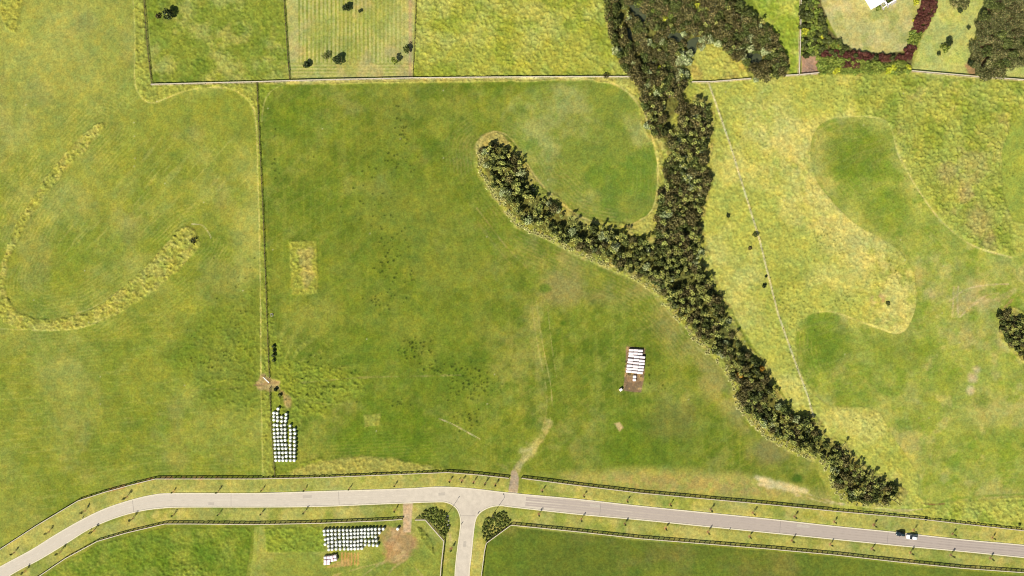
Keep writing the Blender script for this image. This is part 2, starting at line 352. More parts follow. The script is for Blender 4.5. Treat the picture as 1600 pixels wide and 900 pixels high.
P4 = [(1140, -70), (1250, -70), (1248, 118), (1222, 118), (1230, 96), (1200, 45)]
m4, _ = fill(P4, cc(152, 172, 60), 1, 1, .2, rough=.45); patch(m4, cc(190, 194, 96), .45, .7, 57, 6, .7)
fill([(1253, -70), (1300, -70), (1290, 40), (1320, 72), (1425, 82), (1425, 112), (1280, 112), (1253, 118)], cc(120, 112, 66), 1, 2, .5, rough=.3)
LAWN = [(1278, -70), (1462, -70), (1450, 0), (1436, 40), (1425, 70), (1412, 80), (1385, 84), (1340, 80), (1312, 66), (1298, 40), (1284, 8)]
m5, _ = fill(LAWN, cc(196, 192, 122), 1, 1, .3, rough=.05); patch(m5, cc(164, 172, 92), .45, .7, 58, 5, .75); patch(m5, cc(214, 202, 146), .5, .75, 59, 6, .6)
LAWN2 = [(1468, -70), (1700, -70), (1700, 126), (1600, 126), (1525, 120), (1424, 112), (1440, 60), (1462, 20)]
m6, _ = fill(LAWN2, cc(192, 196, 112), 1, 1, .2, rough=.05); patch(m6, cc(176, 188, 92), .45, .7, 60, 4, .6)
fill([(1252, 88), (1278, 86), (1279, 116), (1252, 117)], cc(196, 156, 124), 1, 1, .4, rough=.1)
fill([(1549, 0), (1536, 20), (1530, 45), (1522, 75), (1508, 104), (1512, 116), (1552, 122), (1576, 106), (1660, 96), (1660, -60), (1552, -60)], cc(170, 140, 98), 1, 2, 1, rough=.1)
# dry country east of the gully
RIGHT = [(1060, 120), (1170, 124), (1250, 118), (1425, 112), (1700, 134), (1700, 842), (1600, 828), (1440, 811), (1400, 806), (1300, 797), (1300, 740), (1240, 640), (1100, 420), (1090, 300)]
mR, sdR = fill(RIGHT, cc(182, 186, 86), 1, 2, .3, rough=.36)
patch(mR, cc(208, 203, 112), .42, .70, 61, 14, .8); patch(mR, cc(154, 164, 66), .54, .76, 62, 12, .55)
zone = line_d(smooth_curve([(1190, 190), (1240, 230), (1290, 330), (1350, 380), (1400, 420), (1400, 490)]), 70); paint((1-sm(zone+wob*2, 8, 60))*sm(sml+mid, .6, 1.15), cc(216, 206, 122), .7)
ne = poly_sd([(1340, 120), (1600, 128), (1600, 170), (1562, 250), (1580, 395), (1520, 385), (1430, 290), (1395, 200), (1340, 180)]); mne = 1-sm(ne+wob, -4, 12); paint(mne, cc(164, 172, 74), .8)
patch(mne, cc(190, 178, 104), .52, .70, 63, 9, .55); patch(mne, cc(130, 150, 50), .5, .7, 64, 6, .6); RO[:] = np.maximum(RO, mne*.65)
for c, r in (((1478, 272), 26), ((1530, 345), 34), ((1545, 378), 18), ((1510, 300), 20)): paint((1-sm(np.hypot((PXg-c[0])*1.2, PYg-c[1])+wob*2, r*.3, r*1.1))*mne, cc(182, 160, 104), .5)
MOWN = [(1300, 186), (1340, 183), (1375, 186), (1392, 200), (1402, 240), (1430, 290), (1470, 345), (1520, 384), (1580, 402), (1700, 408), (1700, 778), (1600, 776), (1520, 782), (1440, 780), (1435, 745), (1420, 718), (1395, 682), (1375, 645), (1358, 637), (1300, 634), (1275, 620), (1258, 595), (1245, 560), (1243, 520), (1254, 499), (1275, 489), (1300, 489), (1332, 499), (1370, 513), (1400, 521), (1416, 514), (1430, 482), (1432, 450), (1425, 420), (1405, 392), (1385, 376), (1345, 355), (1310, 325), (1281, 290), (1268, 255), (1267, 225), (1277, 200)]
MOWNs = smooth_curve(MOWN, 4, True)
mM, sdM = fill(MOWNs, cc(162, 172, 74), 1, 1.3, .3, rough=.08); paint(mM*(1-sm(-sdM+wob*2, 4, 30))*(PXg < 1440), cc(184, 184, 92), .7)
patch(mM, cc(184, 182, 102), .48, .74, 65, 18, .6); patch(mM, cc(142, 160, 58), .5, .7, 66, 14, .7); patch(mM, cc(186, 174, 112), .6, .75, 67, 12, .4)
for c, r, col, k in (((1335, 240), 75, (112, 134, 40), .8), ((1380, 330), 55, (128, 150, 48), .7), ((1290, 540), 60, (110, 136, 38), .85), ((1400, 545), 70, (126, 146, 48), .7), ((1530, 460), 40, (196, 182, 120), .7), ((1520, 590), 12, (216, 192, 146), .8), ((1516, 610), 11, (216, 192, 146), .8), ((1526, 578), 10, (210, 188, 140), .7), ((1505, 475), 22, (205, 188, 130), .5), ((1450, 462), 14, (206, 190, 132), .6), ((1570, 530), 24, (190, 178, 116), .6), ((1545, 640), 40, (180, 174, 100), .5), ((1535, 625), 18, (110, 140, 40), .7), ((1400, 690), 40, (188, 182, 106), .5), ((1560, 690), 50, (140, 160, 56), .5), ((1330, 610), 50, (156, 160, 72), .6), ((1455, 545), 30, (116, 142, 44), .6)):
    paint((1-sm(np.hypot(PXg-c[0], PYg-c[1])+wob*r*.06, r*.25, r))*mM, cc(*col), k)
m7, _ = fill([(1700, 165), (1600, 170), (1578, 200), (1564, 240), (1566, 300), (1582, 345), (1700, 372)], cc(160, 172, 72), 1, 2, .3, rough=.06, curve=False)
for t_ in ([(1490, 448), (1489, 470), (1488, 494)], [(1497, 448), (1496, 470), (1497, 496)], [(1484, 470), (1510, 452), (1545, 445), (1575, 444)], [(1500, 495), (1518, 478), (1540, 462), (1560, 458)]): LATE.append((t_, (212, 194, 146), 1.6, .6))
paint((1-sm(np.hypot((PXg-1372)*.8, PYg-468)+wob, 5, 13))*sm(sml, .4, .6), cc(206, 172, 120), .7)
patch(mM, cc(120, 148, 42), .52, .7, 365, 7, .6); paint(mM*sm(PXg, 1400, 1450)*sm(fbm(5, 366, 5), .54, .72), cc(200, 190, 112), .5); st5 = fbm(.9, 367, 3, ang=math.radians(20), stretch=9); paint(mM*sm(st5, .55, .78), cc(194, 190, 108), .14)
# rank bottom-right corner
m8, _ = fill([(1430, 785), (1520, 786), (1600, 780), (1700, 782), (1700, 840), (1600, 826), (1440, 808), (1410, 790)], cc(176, 182, 84), 1, 2, .5, rough=.6); patch(m8, cc(140, 160, 56), .5, .7, 68, 6, .7)
# south fields
m9, _ = fill([(40, 930), (62, 905), (105, 877), (155, 850), (200, 838), (260, 824), (385, 824), (394, 832), (390, 870), (378, 930)], cc(124, 145, 46), 1, 1.2, .2, rough=.42)
patch(m9, cc(158, 166, 66), .46, .7, 71, 9, .7); patch(m9, cc(96, 128, 28), .5, .7, 72, 7, .6); RO[:] += m9*sm(fbm(20, 73, 2), .5, .7)*.3
m10, _ = fill([(405, 822), (500, 820), (628, 816), (652, 822), (690, 850), (684, 960), (390, 960)], cc(146, 157, 66), 1, 1.2, .3, rough=.12)
patch(m10, cc(182, 180, 92), .48, .72, 74, 8, .6); fill([(413, 825), (505, 822), (508, 862), (418, 862)], cc(144, 160, 56), 1, 2, .5, rough=.6)
fill([(397, 824), (404, 823), (400, 860), (393, 930), (386, 930), (396, 860)], cc(172, 178, 80), .9, 1, .2)
m11, _ = fill([(752, 960), (757, 900), (762, 849), (799, 823), (900, 834), (1000, 845), (1100, 853), (1200, 861), (1300, 870), (1400, 881), (1500, 891), (1700, 908), (1700, 990)], cc(106, 122, 44), 1, 1, .1, rough=.12)
patch(m11, cc(140, 134, 66), .46, .7, 75, 16, .65); patch(m11, cc(112, 136, 42), .52, .74, 76, 12, .6, ang=.1, stretch=3); paint(m11*sm(PXg, 1150, 1500), cc(128, 144, 50), .5)
# verges between the road fences
VERGE_N1 = FENCE_N1+[(800, 772), (740, 764), (690, 761)]+[p for p in ROAD_N[::-1] if p[0] < 690]
VERGE_N2 = FENCE_N2+[p for p in ROAD_N[::-1] if p[0] > 800]
VERGE_S1 = FENCE_S1+[(649, 811), (665, 811), (694, 844), (686, 960), (710, 960)]+ROAD_SW[::-1]
VERGE_S2 = FENCE_S3+ROAD_SE[::-1]
for V in (VERGE_N1, VERGE_N2, VERGE_S1, VERGE_S2):
    mv, _ = fill(V, cc(176, 176, 90), 1, .8, .1, rough=.1); patch(mv, cc(196, 186, 104), .46, .7, 81, 6, .75); patch(mv, cc(140, 156, 62), .48, .7, 82, 7, .7)
wv = poly_sd(VERGE_N1); paint((1-sm(wv, -1, 1))*(1-sm(PXg, 380, 460)), cc(186, 182, 96), .4)
def swath(d, mask, period, reach, col, k):
    ph = .5+.5*np.sin(d*2*math.pi/period+(mid-.5)*5); paint(mask*sm(ph*.6+fbm(1.6, 301, 3)*.6, .5, .95)*(1-sm(d, reach*.4, reach))*sm(big*.6+mid*.6, .5, .75), cc(*col), k)
dS = np.minimum(np.abs(poly_sd(G_DIAG, 90)), np.abs(poly_sd(G_SE, 90))); swath(dS, mC, 5.5, 80, (158, 156, 80), .5); swath(dS+2.7, mC, 5.5, 80, (104, 124, 40), .35)
dW = line_d([(403, 745), (411, 320), (405, 140)], 80); swath(dW, 1-mC, 5, 70, (172, 176, 80), .3); swath(dW, mC, 5, 80, (150, 158, 60), .3)
dN = line_d(FENCE_N1[3:], 90); swath(dN, np.ones_like(mC), 5.2, 85, (170, 172, 78), .25)
dL = line_d([(160, 196), (95, 262), (50, 325), (8, 415), (2, 470), (60, 507), (140, 497), (245, 427), (300, 375)], 100); swath(dL, 1-mC, 5.5, 90, (180, 180, 88), .35); swath(dL+2.7, 1-mC, 5.5, 90, (128, 144, 48), .3)
dM = -np.clip(sdM, -1e3, 0); swath(dM, mM, 6, 70, (186, 184, 98), .3); swath(-np.clip(poly_sd(ARM, 5), -1e3, 0), mA, 6, 70, (166, 170, 92), .25)
gate_r = np.hypot(PXg-430, (PYg-600)*1.25); ph = np.arctan2(PYg-600, PXg-430); fan = sm(np.sin(ph*26+(mid-.5)*7)*.5+.5, .5, .95)*(1-sm(gate_r, 60, 165))*sm(gate_r, 8, 25); paint(fan*sm(mid+sml, .8, 1.1), cc(168, 174, 74), .65); HG_FAN = fan*(1-m11)
# ---- rank grass strips
ring = [(160, 196, 5), (150, 204, 8), (120, 234, 10), (95, 262, 9), (72, 292, 8), (50, 325, 7), (32, 355, 6), (18, 385, 5), (8, 415, 4), (2, 450, 6), (2, 480, 16), (30, 500, 12), (60, 507, 10), (100, 506, 9), (140, 497, 11), (175, 480, 14), (210, 455, 16), (245, 427, 19), (272, 400, 22), (290, 378, 22)]
rg = smooth_curve(ring, 4)
rd = line_d([tuple(p) for p in rg[:, :2]], 40, rg[:, 2])
mr = 1-sm(rd+wob*.9, -1.5, 1.5); paint(mr, cc(170, 172, 74), 1); paint(mr*sm(sml, .45, .65), cc(192, 186, 96), .6); RO[:] = np.maximum(RO, mr*.8)
top_strip = [(208, -20), (224, -20), (229, 60), (238, 133), (402, 130), (404, 215), (400, 190), (391, 162), (372, 144), (345, 137), (300, 141), (262, 152), (240, 161), (224, 156), (212, 132), (211, 60)]
fill(top_strip, cc(168, 172, 74), 1, 1.5, .5, rough=.7)
fill([(400, 185), (404, 300), (407, 450), (408, 590), (410, 744), (429, 745), (423, 660), (420, 560), (416, 450), (411, 320), (405, 200)], cc(160, 166, 68), 1, 1, .3, rough=.5)
eastrip = [(403, 130), (455, 129), (430, 142), (416, 160), (410, 190), (413, 320), (421, 440), (432, 520), (445, 560), (500, 572), (560, 585), (570, 610), (520, 640), (470, 650), (462, 690), (466, 720), (520, 714), (600, 716), (680, 728), (705, 735), (600, 741), (430, 746), (424, 660), (420, 560), (411, 320)]
fill(eastrip, cc(140, 154, 52), .8, 4, 1.5, rough=.5)
fill([(432, 744), (470, 728), (540, 712), (620, 718), (690, 733), (600, 740)], cc(178, 172, 88), .8, 3, 1.2, rough=.55)
leftdark = poly_sd([(330, 480), (405, 440), (407, 640), (330, 640), (260, 560)]); paint((1-sm(leftdark+wob, -15, 20)), cc(112, 134, 34), .6); RO[:] = np.maximum(RO, (1-sm(leftdark+wob*2, -20, 20))*.3)
fill([(404, 131), (455, 127), (640, 124), (900, 122), (990, 123), (1002, 134), (1018, 185), (1036, 240), (1036, 330), (1026, 376), (986, 362), (988, 350), (1016, 334), (1026, 300), (1026, 250), (1017, 210), (1004, 176), (984, 148), (958, 131), (920, 126), (640, 130), (452, 132)], cc(184, 180, 90), 1, 1.2, .5, rough=.65)
fill([(452, 378), (495, 376), (497, 459), (456, 460)], cc(164, 168, 68), 1, 1.2, .5, rough=.6); fill([(468, 392), (488, 385), (490, 432), (478, 450), (470, 430)], cc(190, 172, 106), .5, 4, 1.5)
fill([(568, 648), (594, 646), (594, 665), (570, 668)], cc(160, 164, 74), .8, 1, .5, rough=.3)
fill([(4, -20), (36, -20), (36, 10), (24, 50), (10, 46), (2, 20)], cc(170, 172, 74), 1, 1.5, .5, rough=.7)
for G, w in ((G_DIAG, 10), (G_SE, 7), (G_STEM, 9), (RE_CLUMP, 9), (G_TOP, 3)):
    sd = poly_sd(G); m = (1-sm(sd+wob*.8, w-2, w+2)); paint(m, cc(164, 166, 74), .85); paint(m*sm(sml, .45, .6), cc(184, 170, 100), .55); RO[:] = np.maximum(RO, m*.7)
nw = 1-sm(np.hypot(PXg-770, PYg-232)+wob*.5, 25, 28); paint(nw, cc(182, 172, 98), .9); RO[:] = np.maximum(RO, nw*.7)
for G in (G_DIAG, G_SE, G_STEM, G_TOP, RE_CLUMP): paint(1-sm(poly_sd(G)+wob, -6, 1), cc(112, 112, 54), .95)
clr = 1-sm(poly_sd([(1082, 88), (1092, 76), (1104, 62), (1118, 66), (1130, 76), (1140, 86), (1160, 98), (1172, 122), (1110, 127), (1082, 124), (1078, 108)])+wob*.8, -1, 2); paint(clr, cc(188, 186, 88), 1); paint(clr*sm(mid, .5, .65), cc(184, 146, 84), .4); RO[:] = np.maximum(RO, clr*.55)
paint(1-sm(poly_sd([(1288, 716), (1300, 735), (1312, 768), (1300, 778), (1275, 730)])+wob*.4, -2, 3), cc(170, 172, 76), .9)
for c, r in (((1060, 190), 18), ((1055, 250), 10)): paint(1-sm(np.hypot(PXg-c[0], PYg-c[1])+wob, r*.5, r), cc(176, 178, 80), .8)
fill([(651, 823), (658, 824), (668, 836), (677, 852), (679, 868), (672, 862), (660, 845)], cc(148, 156, 66), 1, 1, .3, rough=.8)
# bare earth, tracks, mulch
def track(pts, col, w=1.2, k=.8, rag=.25, rough=0.0, gaps=0.0):
    c = smooth_curve(pts, 6); d = line_d([tuple(p) for p in c], 30)+wob*rag; m = (1-sm(d, w*.4, w*1.3))*(.42+.58*sm(sml, .36, .56))
    if gaps: m = m*sm(mid, gaps-.12, gaps+.12)
    paint(m, cc(*col), k); RO[:] = RO*(1-m*.8)+rough*m*.8
track([(208, -10), (211, 60), (211, 128), (223, 154), (240, 161), (264, 152), (300, 140), (345, 137), (372, 144), (391, 162), (400, 190), (404, 300), (407, 450), (408, 585)], (214, 204, 116), 1.1, .75)
track([(408, 605), (409, 660), (411, 740)], (206, 198, 108), 1.1, .6)
track([(455, 128), (428, 140), (414, 158), (409, 190)], (206, 198, 112), 1.0, .7)
track([(450, 130), (640, 126), (900, 124), (955, 130), (984, 148), (1005, 176), (1018, 212), (1027, 252), (1026, 302), (1014, 334), (985, 352)], (214, 202, 118), 1.2, .8)
track([(750, 262), (748, 240), (754, 216), (776, 206), (798, 216), (814, 240), (836, 276), (866, 308), (905, 338), (950, 352), (985, 354)], (206, 192, 116), 1.4, .7)
track([(770, 300), (800, 345), (850, 372), (905, 402), (970, 430), (1012, 452), (1045, 490), (1075, 530), (1120, 570), (1145, 605), (1152, 640), (1180, 670), (1230, 705), (1290, 728)], (196, 188, 116), 1.1, .4, .5)
track([(0, 514), (60, 516), (110, 515), (140, 508), (175, 492)], (206, 200, 112), 1, .7)
track([(120, 490), (150, 478), (180, 460)], (206, 196, 128), 1, .5)
track([(300, 350), (316, 352), (327, 365), (330, 372)], (222, 210, 160), .9, .6)
track([(1277, 488), (1300, 487), (1335, 499), (1372, 513), (1400, 521), (1416, 514)], (216, 206, 124), 1.3, .7)
track([(1300, 185), (1340, 182), (1376, 186), (1392, 200), (1402, 240)], (206, 200, 116), 1, .7)
track([(1402, 240), (1430, 290), (1470, 345), (1520, 384), (1580, 402)], (216, 204, 130), 1.2, .75)
track([(1278, 200), (1268, 230), (1268, 258), (1282, 292), (1312, 326), (1346, 356), (1386, 377)], (170, 176, 74), .8, .5)
for dx in (-4, 4): track([(835+dx*.8, 470), (838+dx, 500), (846+dx, 550), (856+dx, 600), (858+dx, 640), (848+dx, 680), (832+dx, 700), (818, 722)], (196, 184, 112), .8, .55, .3)
track([(856, 480), (862, 540), (870, 590)], (186, 178, 104), .8, .45)
track([(818, 705), (840, 690), (856, 660)], (206, 190, 122), 6, .6, 1.6)
track([(806, 738), (822, 716), (834, 702)], (202, 190, 124), 5, .7, 1.4)
track([(834, 700), (848, 660), (846, 600), (838, 540), (836, 480)], (176, 172, 92), 9, .45, 2.0)
track([(800, 742), (790, 730), (770, 722)], (176, 172, 92), 3, .4, 1.2)
track([(745, 325), (780, 372), (800, 395), (830, 425)], (186, 172, 104), 1, .5)
track([(740, 340), (775, 385), (800, 415)], (180, 172, 100), 1, .35)
track([(686, 654), (706, 662), (728, 674), (750, 686)], (212, 196, 150), .9, .75)
for dy in (0, 8): track([(1184, 748+dy), (1215, 756+dy), (1255, 769+dy*.8), (1290, 781+dy*.5), (1330, 790), (1400, 797), (1440, 795)], (222, 204, 150), 1.6, .8, .5, gaps=.40)
paint(1-sm(poly_sd([(1182, 745), (1215, 752), (1260, 768), (1200, 762)])+wob, -2, 5), cc(226, 210, 160), .7)
track([(1330, 792), (1380, 796), (1440, 793), (1500, 778), (1600, 772)], (120, 148, 46), 2, .6)
for a_ in LATE: track(*a_)
track([(1440, 785), (1455, 788), (1475, 787)], (150, 104, 72), 1.6, .8)
for o in range(7): track([(400-o*9, 520+o*4), (395-o*12, 560+o*3), (380-o*14, 585+o*2), (330-o*10, 600+o*5)], (164, 172, 66), .7, .4, .3)
track([(300, 610), (360, 606), (402, 601), (470, 598), (560, 590), (640, 588), (720, 586)], (172, 164, 92), 1.1, .5, .5, gaps=.42)
track([(470, 625), (520, 632), (555, 630)], (166, 166, 84), .8, .5)
fill([(399, 597), (408, 588), (424, 588), (438, 596), (436, 606), (424, 608), (404, 607)], cc(196, 168, 114), .85, 2.5, 1.4, rough=0)
track([(396, 602), (412, 600), (436, 597)], (150, 116, 92), 1.3, .7)
fill([(440, 612), (452, 622), (456, 638), (448, 640)], cc(190, 158, 108), .7, 3, 1.2)
track([(1535, 470), (1560, 466), (1585, 455)], (196, 176, 122), 5, .5, 1.5)
track([(1570, 480), (1582, 468), (1600, 455)], (170, 138, 96), 2, .6, 1)
fill([(960, 662), (968, 660), (974, 668), (968, 673)], cc(216, 190, 140), .8, 1.5, .6)
pad, _ = fill([(979, 541), (1008, 545), (1007, 590), (1002, 614), (974, 610), (977, 575)], cc(140, 118, 90), 1, .8, .3, rough=.05); paint(pad*sm(sml, .45, .65), cc(172, 140, 102), .6); paint(pad*sm(fbm(1.2, 85, 3), .6, .7), cc(206, 170, 110), .6)
dirt, _ = fill([(600, 838), (612, 826), (632, 820), (646, 834), (652, 855), (640, 872), (622, 880), (606, 872), (598, 856)], cc(188, 152, 106), .85, 5, 2.2, rough=.05); paint(dirt*sm(sml, .45, .6), cc(206, 172, 122), .7); paint(dirt*sm(fbm(1.5, 86, 3, ang=1.1, stretch=5), .52, .68), cc(162, 128, 90), .5)
fill([(592, 824), (606, 822), (612, 838), (598, 850), (588, 842)], cc(186, 164, 92), .7, 3, 1.5)
for a in ((640, 860, 560, 905), (645, 866, 600, 910), (640, 850, 660, 900), (630, 872, 520, 900)): track([(a[0], a[1]), ((a[0]+a[2])/2-8, (a[1]+a[3])/2), (a[2], a[3])], (206, 184, 118), 1.6, .5, .8)
for k in range(6):
    x = 533+k*5; fill([(x, 863), (x+3, 863), (x+3, 884-k*.5), (x, 885)], cc(206, 160, 96), .85, .8, .3)
fill([(545, 872), (512, 884), (510, 888), (548, 884)], cc(206, 170, 104), .6, 1.5, .6)
fill([(630, 786), (645, 786), (643, 815), (642, 832), (630, 832), (630, 810)], cc(216, 188, 148), 1, 1, .2, rough=0)
fill([(799, 735), (806, 735), (811, 748), (808, 771), (795, 770), (797, 750)], cc(184, 168, 142), 1, 1, .3, rough=0)
fill([(800, 735), (808, 735), (830, 700), (822, 700)], cc(196, 182, 120), .6, 3, 1)
STREET_N = [(23, 863), (77, 831), (133, 798), (199, 776), (271, 768), (341, 768), (410, 765), (476, 765), (546, 763), (617, 758), (703, 751), (722, 751), (740, 753), (758, 755), (774, 757), (847, 766), (912, 774), (980, 782), (1047, 788), (1110, 796), (1176, 801), (1241, 807), (1303, 815), (1365, 820), (1427, 828), (1488, 834), (1550, 840)]
STREET_S = [(40, 892), (95, 862), (147, 829), (208, 810), (272, 804), (343, 803), (409, 802), (476, 800), (617, 797), (705, 857), (842, 803), (908, 811), (976, 818), (1040, 825), (1106, 831), (1171, 838), (1237, 844), (1297, 850), (1362, 857), (1422, 863), (1485, 867), (1547, 872)]
for x, y in STREET_N+STREET_S:
    w = window([(x, y)], 8)
    if w:
        m = (1-sm(np.hypot(PXg[w]-x, PYg[w]-y)+wob[w]*.25, 1.2, 3.0))[..., None]*(.45 if x < 620 else .8); Cg[w] = Cg[w]*(1-m)+cc(196, 146, 104)*m
fill([(700, 832), (705, 835), (707, 845), (702, 846)], cc(206, 178, 130), .6, 2, .8)
# weeds along the road fences
for F in (FENCE_N1, FENCE_N2):
    d = line_d(F, 10); paint((1-sm(np.abs(d)+wob*.3, 1.5, 4))*sm(fbm(2.2, 88, 3), .5, .62)*(1-sm(np.abs(PXg-240), 60, 140)), cc(196, 142, 92), .7)
for F in (NB1, NB2, NB3, NB4, W5, W6):
    d = line_d(F, 8); paint(1-sm(d+wob*.1, .7, 1.7), cc(226, 216, 158), .9)

# fine variation: clumps of rank grass are paler at the tips, mown sward is streaked
wn_ = np.random.default_rng(4).random(GX.shape, dtype=np.float32)
HGT = np.zeros(GX.shape, np.float32)
wx_ = fbm(1.6, 191, 2)*1.6; wy_ = fbm(1.6, 192, 2)*1.6; c1 = .55*fbm(.95, 91, 2, ang=math.radians(-38), stretch=1.25, X=GX+wx_, Y=GY+wy_)+.45*fbm(.62, 291, 2); c2 = fbm(.75, 92, 2); c3 = fbm(4.5, 93, 3)
cl = np.clip((c1-.34)/.34, 0, 1)**1.3; c4 = fbm(3.2, 391, 2)
HGT += RO*(.26+.60*cl*(.35+.6*c3+.55*c4)+.26*wn_*cl)
HGT += (1-RO)*(.05*c2+.10*fbm(2.0, 94, 3)*sm(mid, .45, .62))
HGT += (1-RO)*.07*fbm(.75, 95, 2, ang=math.radians(90), stretch=4)+(1-RO)*.10*fbm(.7, 195, 2)
tip = .84+.34*fbm(1.1, 96, 3); tip2 = .80+.26*fbm(.62, 97, 2)+.11*wn_
Cg *= (tip*tip2)[..., None]
thatch = 1+RO*(.80*(fbm(.7, 491, 3)-.5)+.3*(fbm(2.2, 492, 3)-.5)+.9*(cl-.42)*.45); Cg *= thatch[..., None]
hue = (fbm(5, 98, 4)-.5)[..., None]; Cg *= 1+hue*np.array([.40, .14, -.15], np.float32)
hue = (fbm(1.3, 99, 3)-.5)[..., None]; Cg *= 1+hue*np.array([.34, .10, -.10], np.float32)
Cg *= np.array([1.01, 1.0, .98], np.float32)
HGT += .30*HG_FAN*cl
mott = fbm(4.5, 311, 4)-.5; Cg *= (1+(1-RO)*mott*.42)[..., None]*np.stack([1+mott*.10, np.ones_like(mott), 1-mott*.2], -1)
# rushes and dung-green tussocks: small dark tufts in loose groups
tr = np.random.default_rng(5)
for cx, cy, rx, ry, n in ((648, 545, 22, 16, 55), (740, 600, 40, 22, 85), (700, 575, 40, 10, 35), (733, 655, 16, 16, 35), (612, 405, 28, 55, 60), (628, 205, 10, 28, 30), (618, 250, 26, 20, 22), (560, 300, 60, 60, 25), (590, 470, 30, 15, 18), (625, 628, 25, 8, 12), (430, 250, 5, 60, 12), (1010, 590, 30, 20, 14), (985, 575, 24, 18, 20), (340, 560, 50, 40, 40), (500, 600, 50, 30, 60), (370, 470, 30, 60, 20), (1275, 375, 40, 28, 70), (1400, 425, 18, 26, 40), (1230, 480, 26, 30, 60), (1300, 470, 40, 14, 40), (1240, 560, 18, 50, 40), (1360, 660, 30, 20, 30), (1450, 250, 60, 60, 110), (1550, 260, 40, 60, 60), (1300, 140, 70, 18, 60), (1180, 200, 40, 50, 40)):
    for _ in range(n):
        x = tr.normal(cx, rx*.6); y = tr.normal(cy, ry*.6); w = window([(x, y)], 7)
        if not w: continue
        r = tr.uniform(.7, 1.5)*(1.0 if cx < 1050 else .8); g = np.exp(-(((PXg[w]-x)/r)**2+((PYg[w]-y)/r)**2)); HGT[w] += .32*g
        m = (g*(.85 if cx < 1050 else .8))[..., None]; Cg[w] = Cg[w]*(1-m)+(cc(44, 62, 20) if cx < 1050 else cc(82, 98, 34))*m
for _ in range(46):                                     # scattered pale stones and dry thistles
    x = tr.uniform(0, 1600); y = tr.uniform(140, 730); w = window([(x, y)], 4)
    g = np.exp(-(((PXg[w]-x)/.9)**2+((PYg[w]-y)/.9)**2))[..., None]*.7; Cg[w] = Cg[w]*(1-g)+cc(222, 214, 170)*g
# keep the roads, drives and mulch flat
ROADPOLY = ROAD_N+ROAD_SE[::-1]+ROAD_SW[::-1]
ROADPOLY = ROAD_N+ROAD_SE[::-1][:]+ROAD_SW[::-1]
edge = np.maximum(np.abs(GX)-X1, np.abs(GY)-Y1); far = sm(edge, -1, 9)[..., None]
fc = cc(140, 152, 58)*(.75+.5*np.random.default_rng(9).random(GX.shape, dtype=np.float32))[..., None]; Cg[:] = Cg*(1-far)+fc*far
flat = poly_sd(ROADPOLY, 20); HGT *= sm(flat, 1.0, 4.0); HGT[np.abs(GX) > 220] *= 0
HGT *= sm(np.minimum(np.minimum(X1+4-np.abs(GX), Y1+4-np.abs(GY)), 6), 0, 6)
HGT = np.where(flat < 1.5, -.04, HGT)
for Q in PONDS: HGT *= sm(poly_sd(Q, 20), 1.5, 5)
me = bpy.data.meshes.new("ground")
nv = NX*NY; co = np.stack([GX, GY, HGT], -1).reshape(-1).astype(np.float32)
ii = np.arange(nv).reshape(NY, NX); q = np.stack([ii[:-1, :-1], ii[:-1, 1:], ii[1:, 1:], ii[1:, :-1]], -1).reshape(-1)
nf = (NX-1)*(NY-1)
me.vertices.add(nv); me.vertices.foreach_set("co", co); me.loops.add(nf*4); me.loops.foreach_set("vertex_index", q.astype(np.int32))
me.polygons.add(nf); me.polygons.foreach_set("loop_start", np.arange(0, nf*4, 4, dtype=np.int32)); me.polygons.foreach_set("loop_total", np.full(nf, 4, np.int32))
me.polygons.foreach_set("use_smooth", np.ones(nf, bool))
at = me.color_attributes.new("sward", 'FLOAT_COLOR', 'POINT')
at.data.foreach_set("color", np.concatenate([np.clip(Cg, .004, .9), RO[..., None]], -1).reshape(-1).astype(np.float32))
me.update(); me.validate()
gm = bpy.data.materials.new("pasture"); gm.use_nodes = True; N = gm.node_tree.nodes; L = gm.node_tree.links; b = N["Principled BSDF"]
b.inputs["Roughness"].default_value = .95; b.inputs["Specular IOR Level"].default_value = .08
a = N.new("ShaderNodeAttribute"); a.attribute_name = "sward"; tc = N.new("ShaderNodeTexCoord")
n1 = N.new("ShaderNodeTexNoise"); n1.inputs["Scale"].default_value = 1.7; n1.inputs["Detail"].default_value = 5; L.new(tc.outputs["Object"], n1.inputs["Vector"])
mr_ = N.new("ShaderNodeMapRange"); mr_.inputs[1].default_value = .3; mr_.inputs[2].default_value = .7; mr_.inputs[3].default_value = .80; mr_.inputs[4].default_value = 1.20; L.new(n1.outputs[0], mr_.inputs[0])
vm = N.new("ShaderNodeVectorMath"); vm.operation = 'SCALE'; L.new(a.outputs["Color"], vm.inputs[0]); L.new(mr_.outputs[0], vm.inputs["Scale"]); L.new(vm.outputs[0], b.inputs["Base Color"])
bp = N.new("ShaderNodeBump"); bp.inputs["Strength"].default_value = .5; bp.inputs["Distance"].default_value = .12; L.new(n1.outputs[0], bp.inputs["Height"]); L.new(bp.outputs[0], b.inputs["Normal"])
me.materials.append(gm)
tag(link("ground", me), kind='structure')

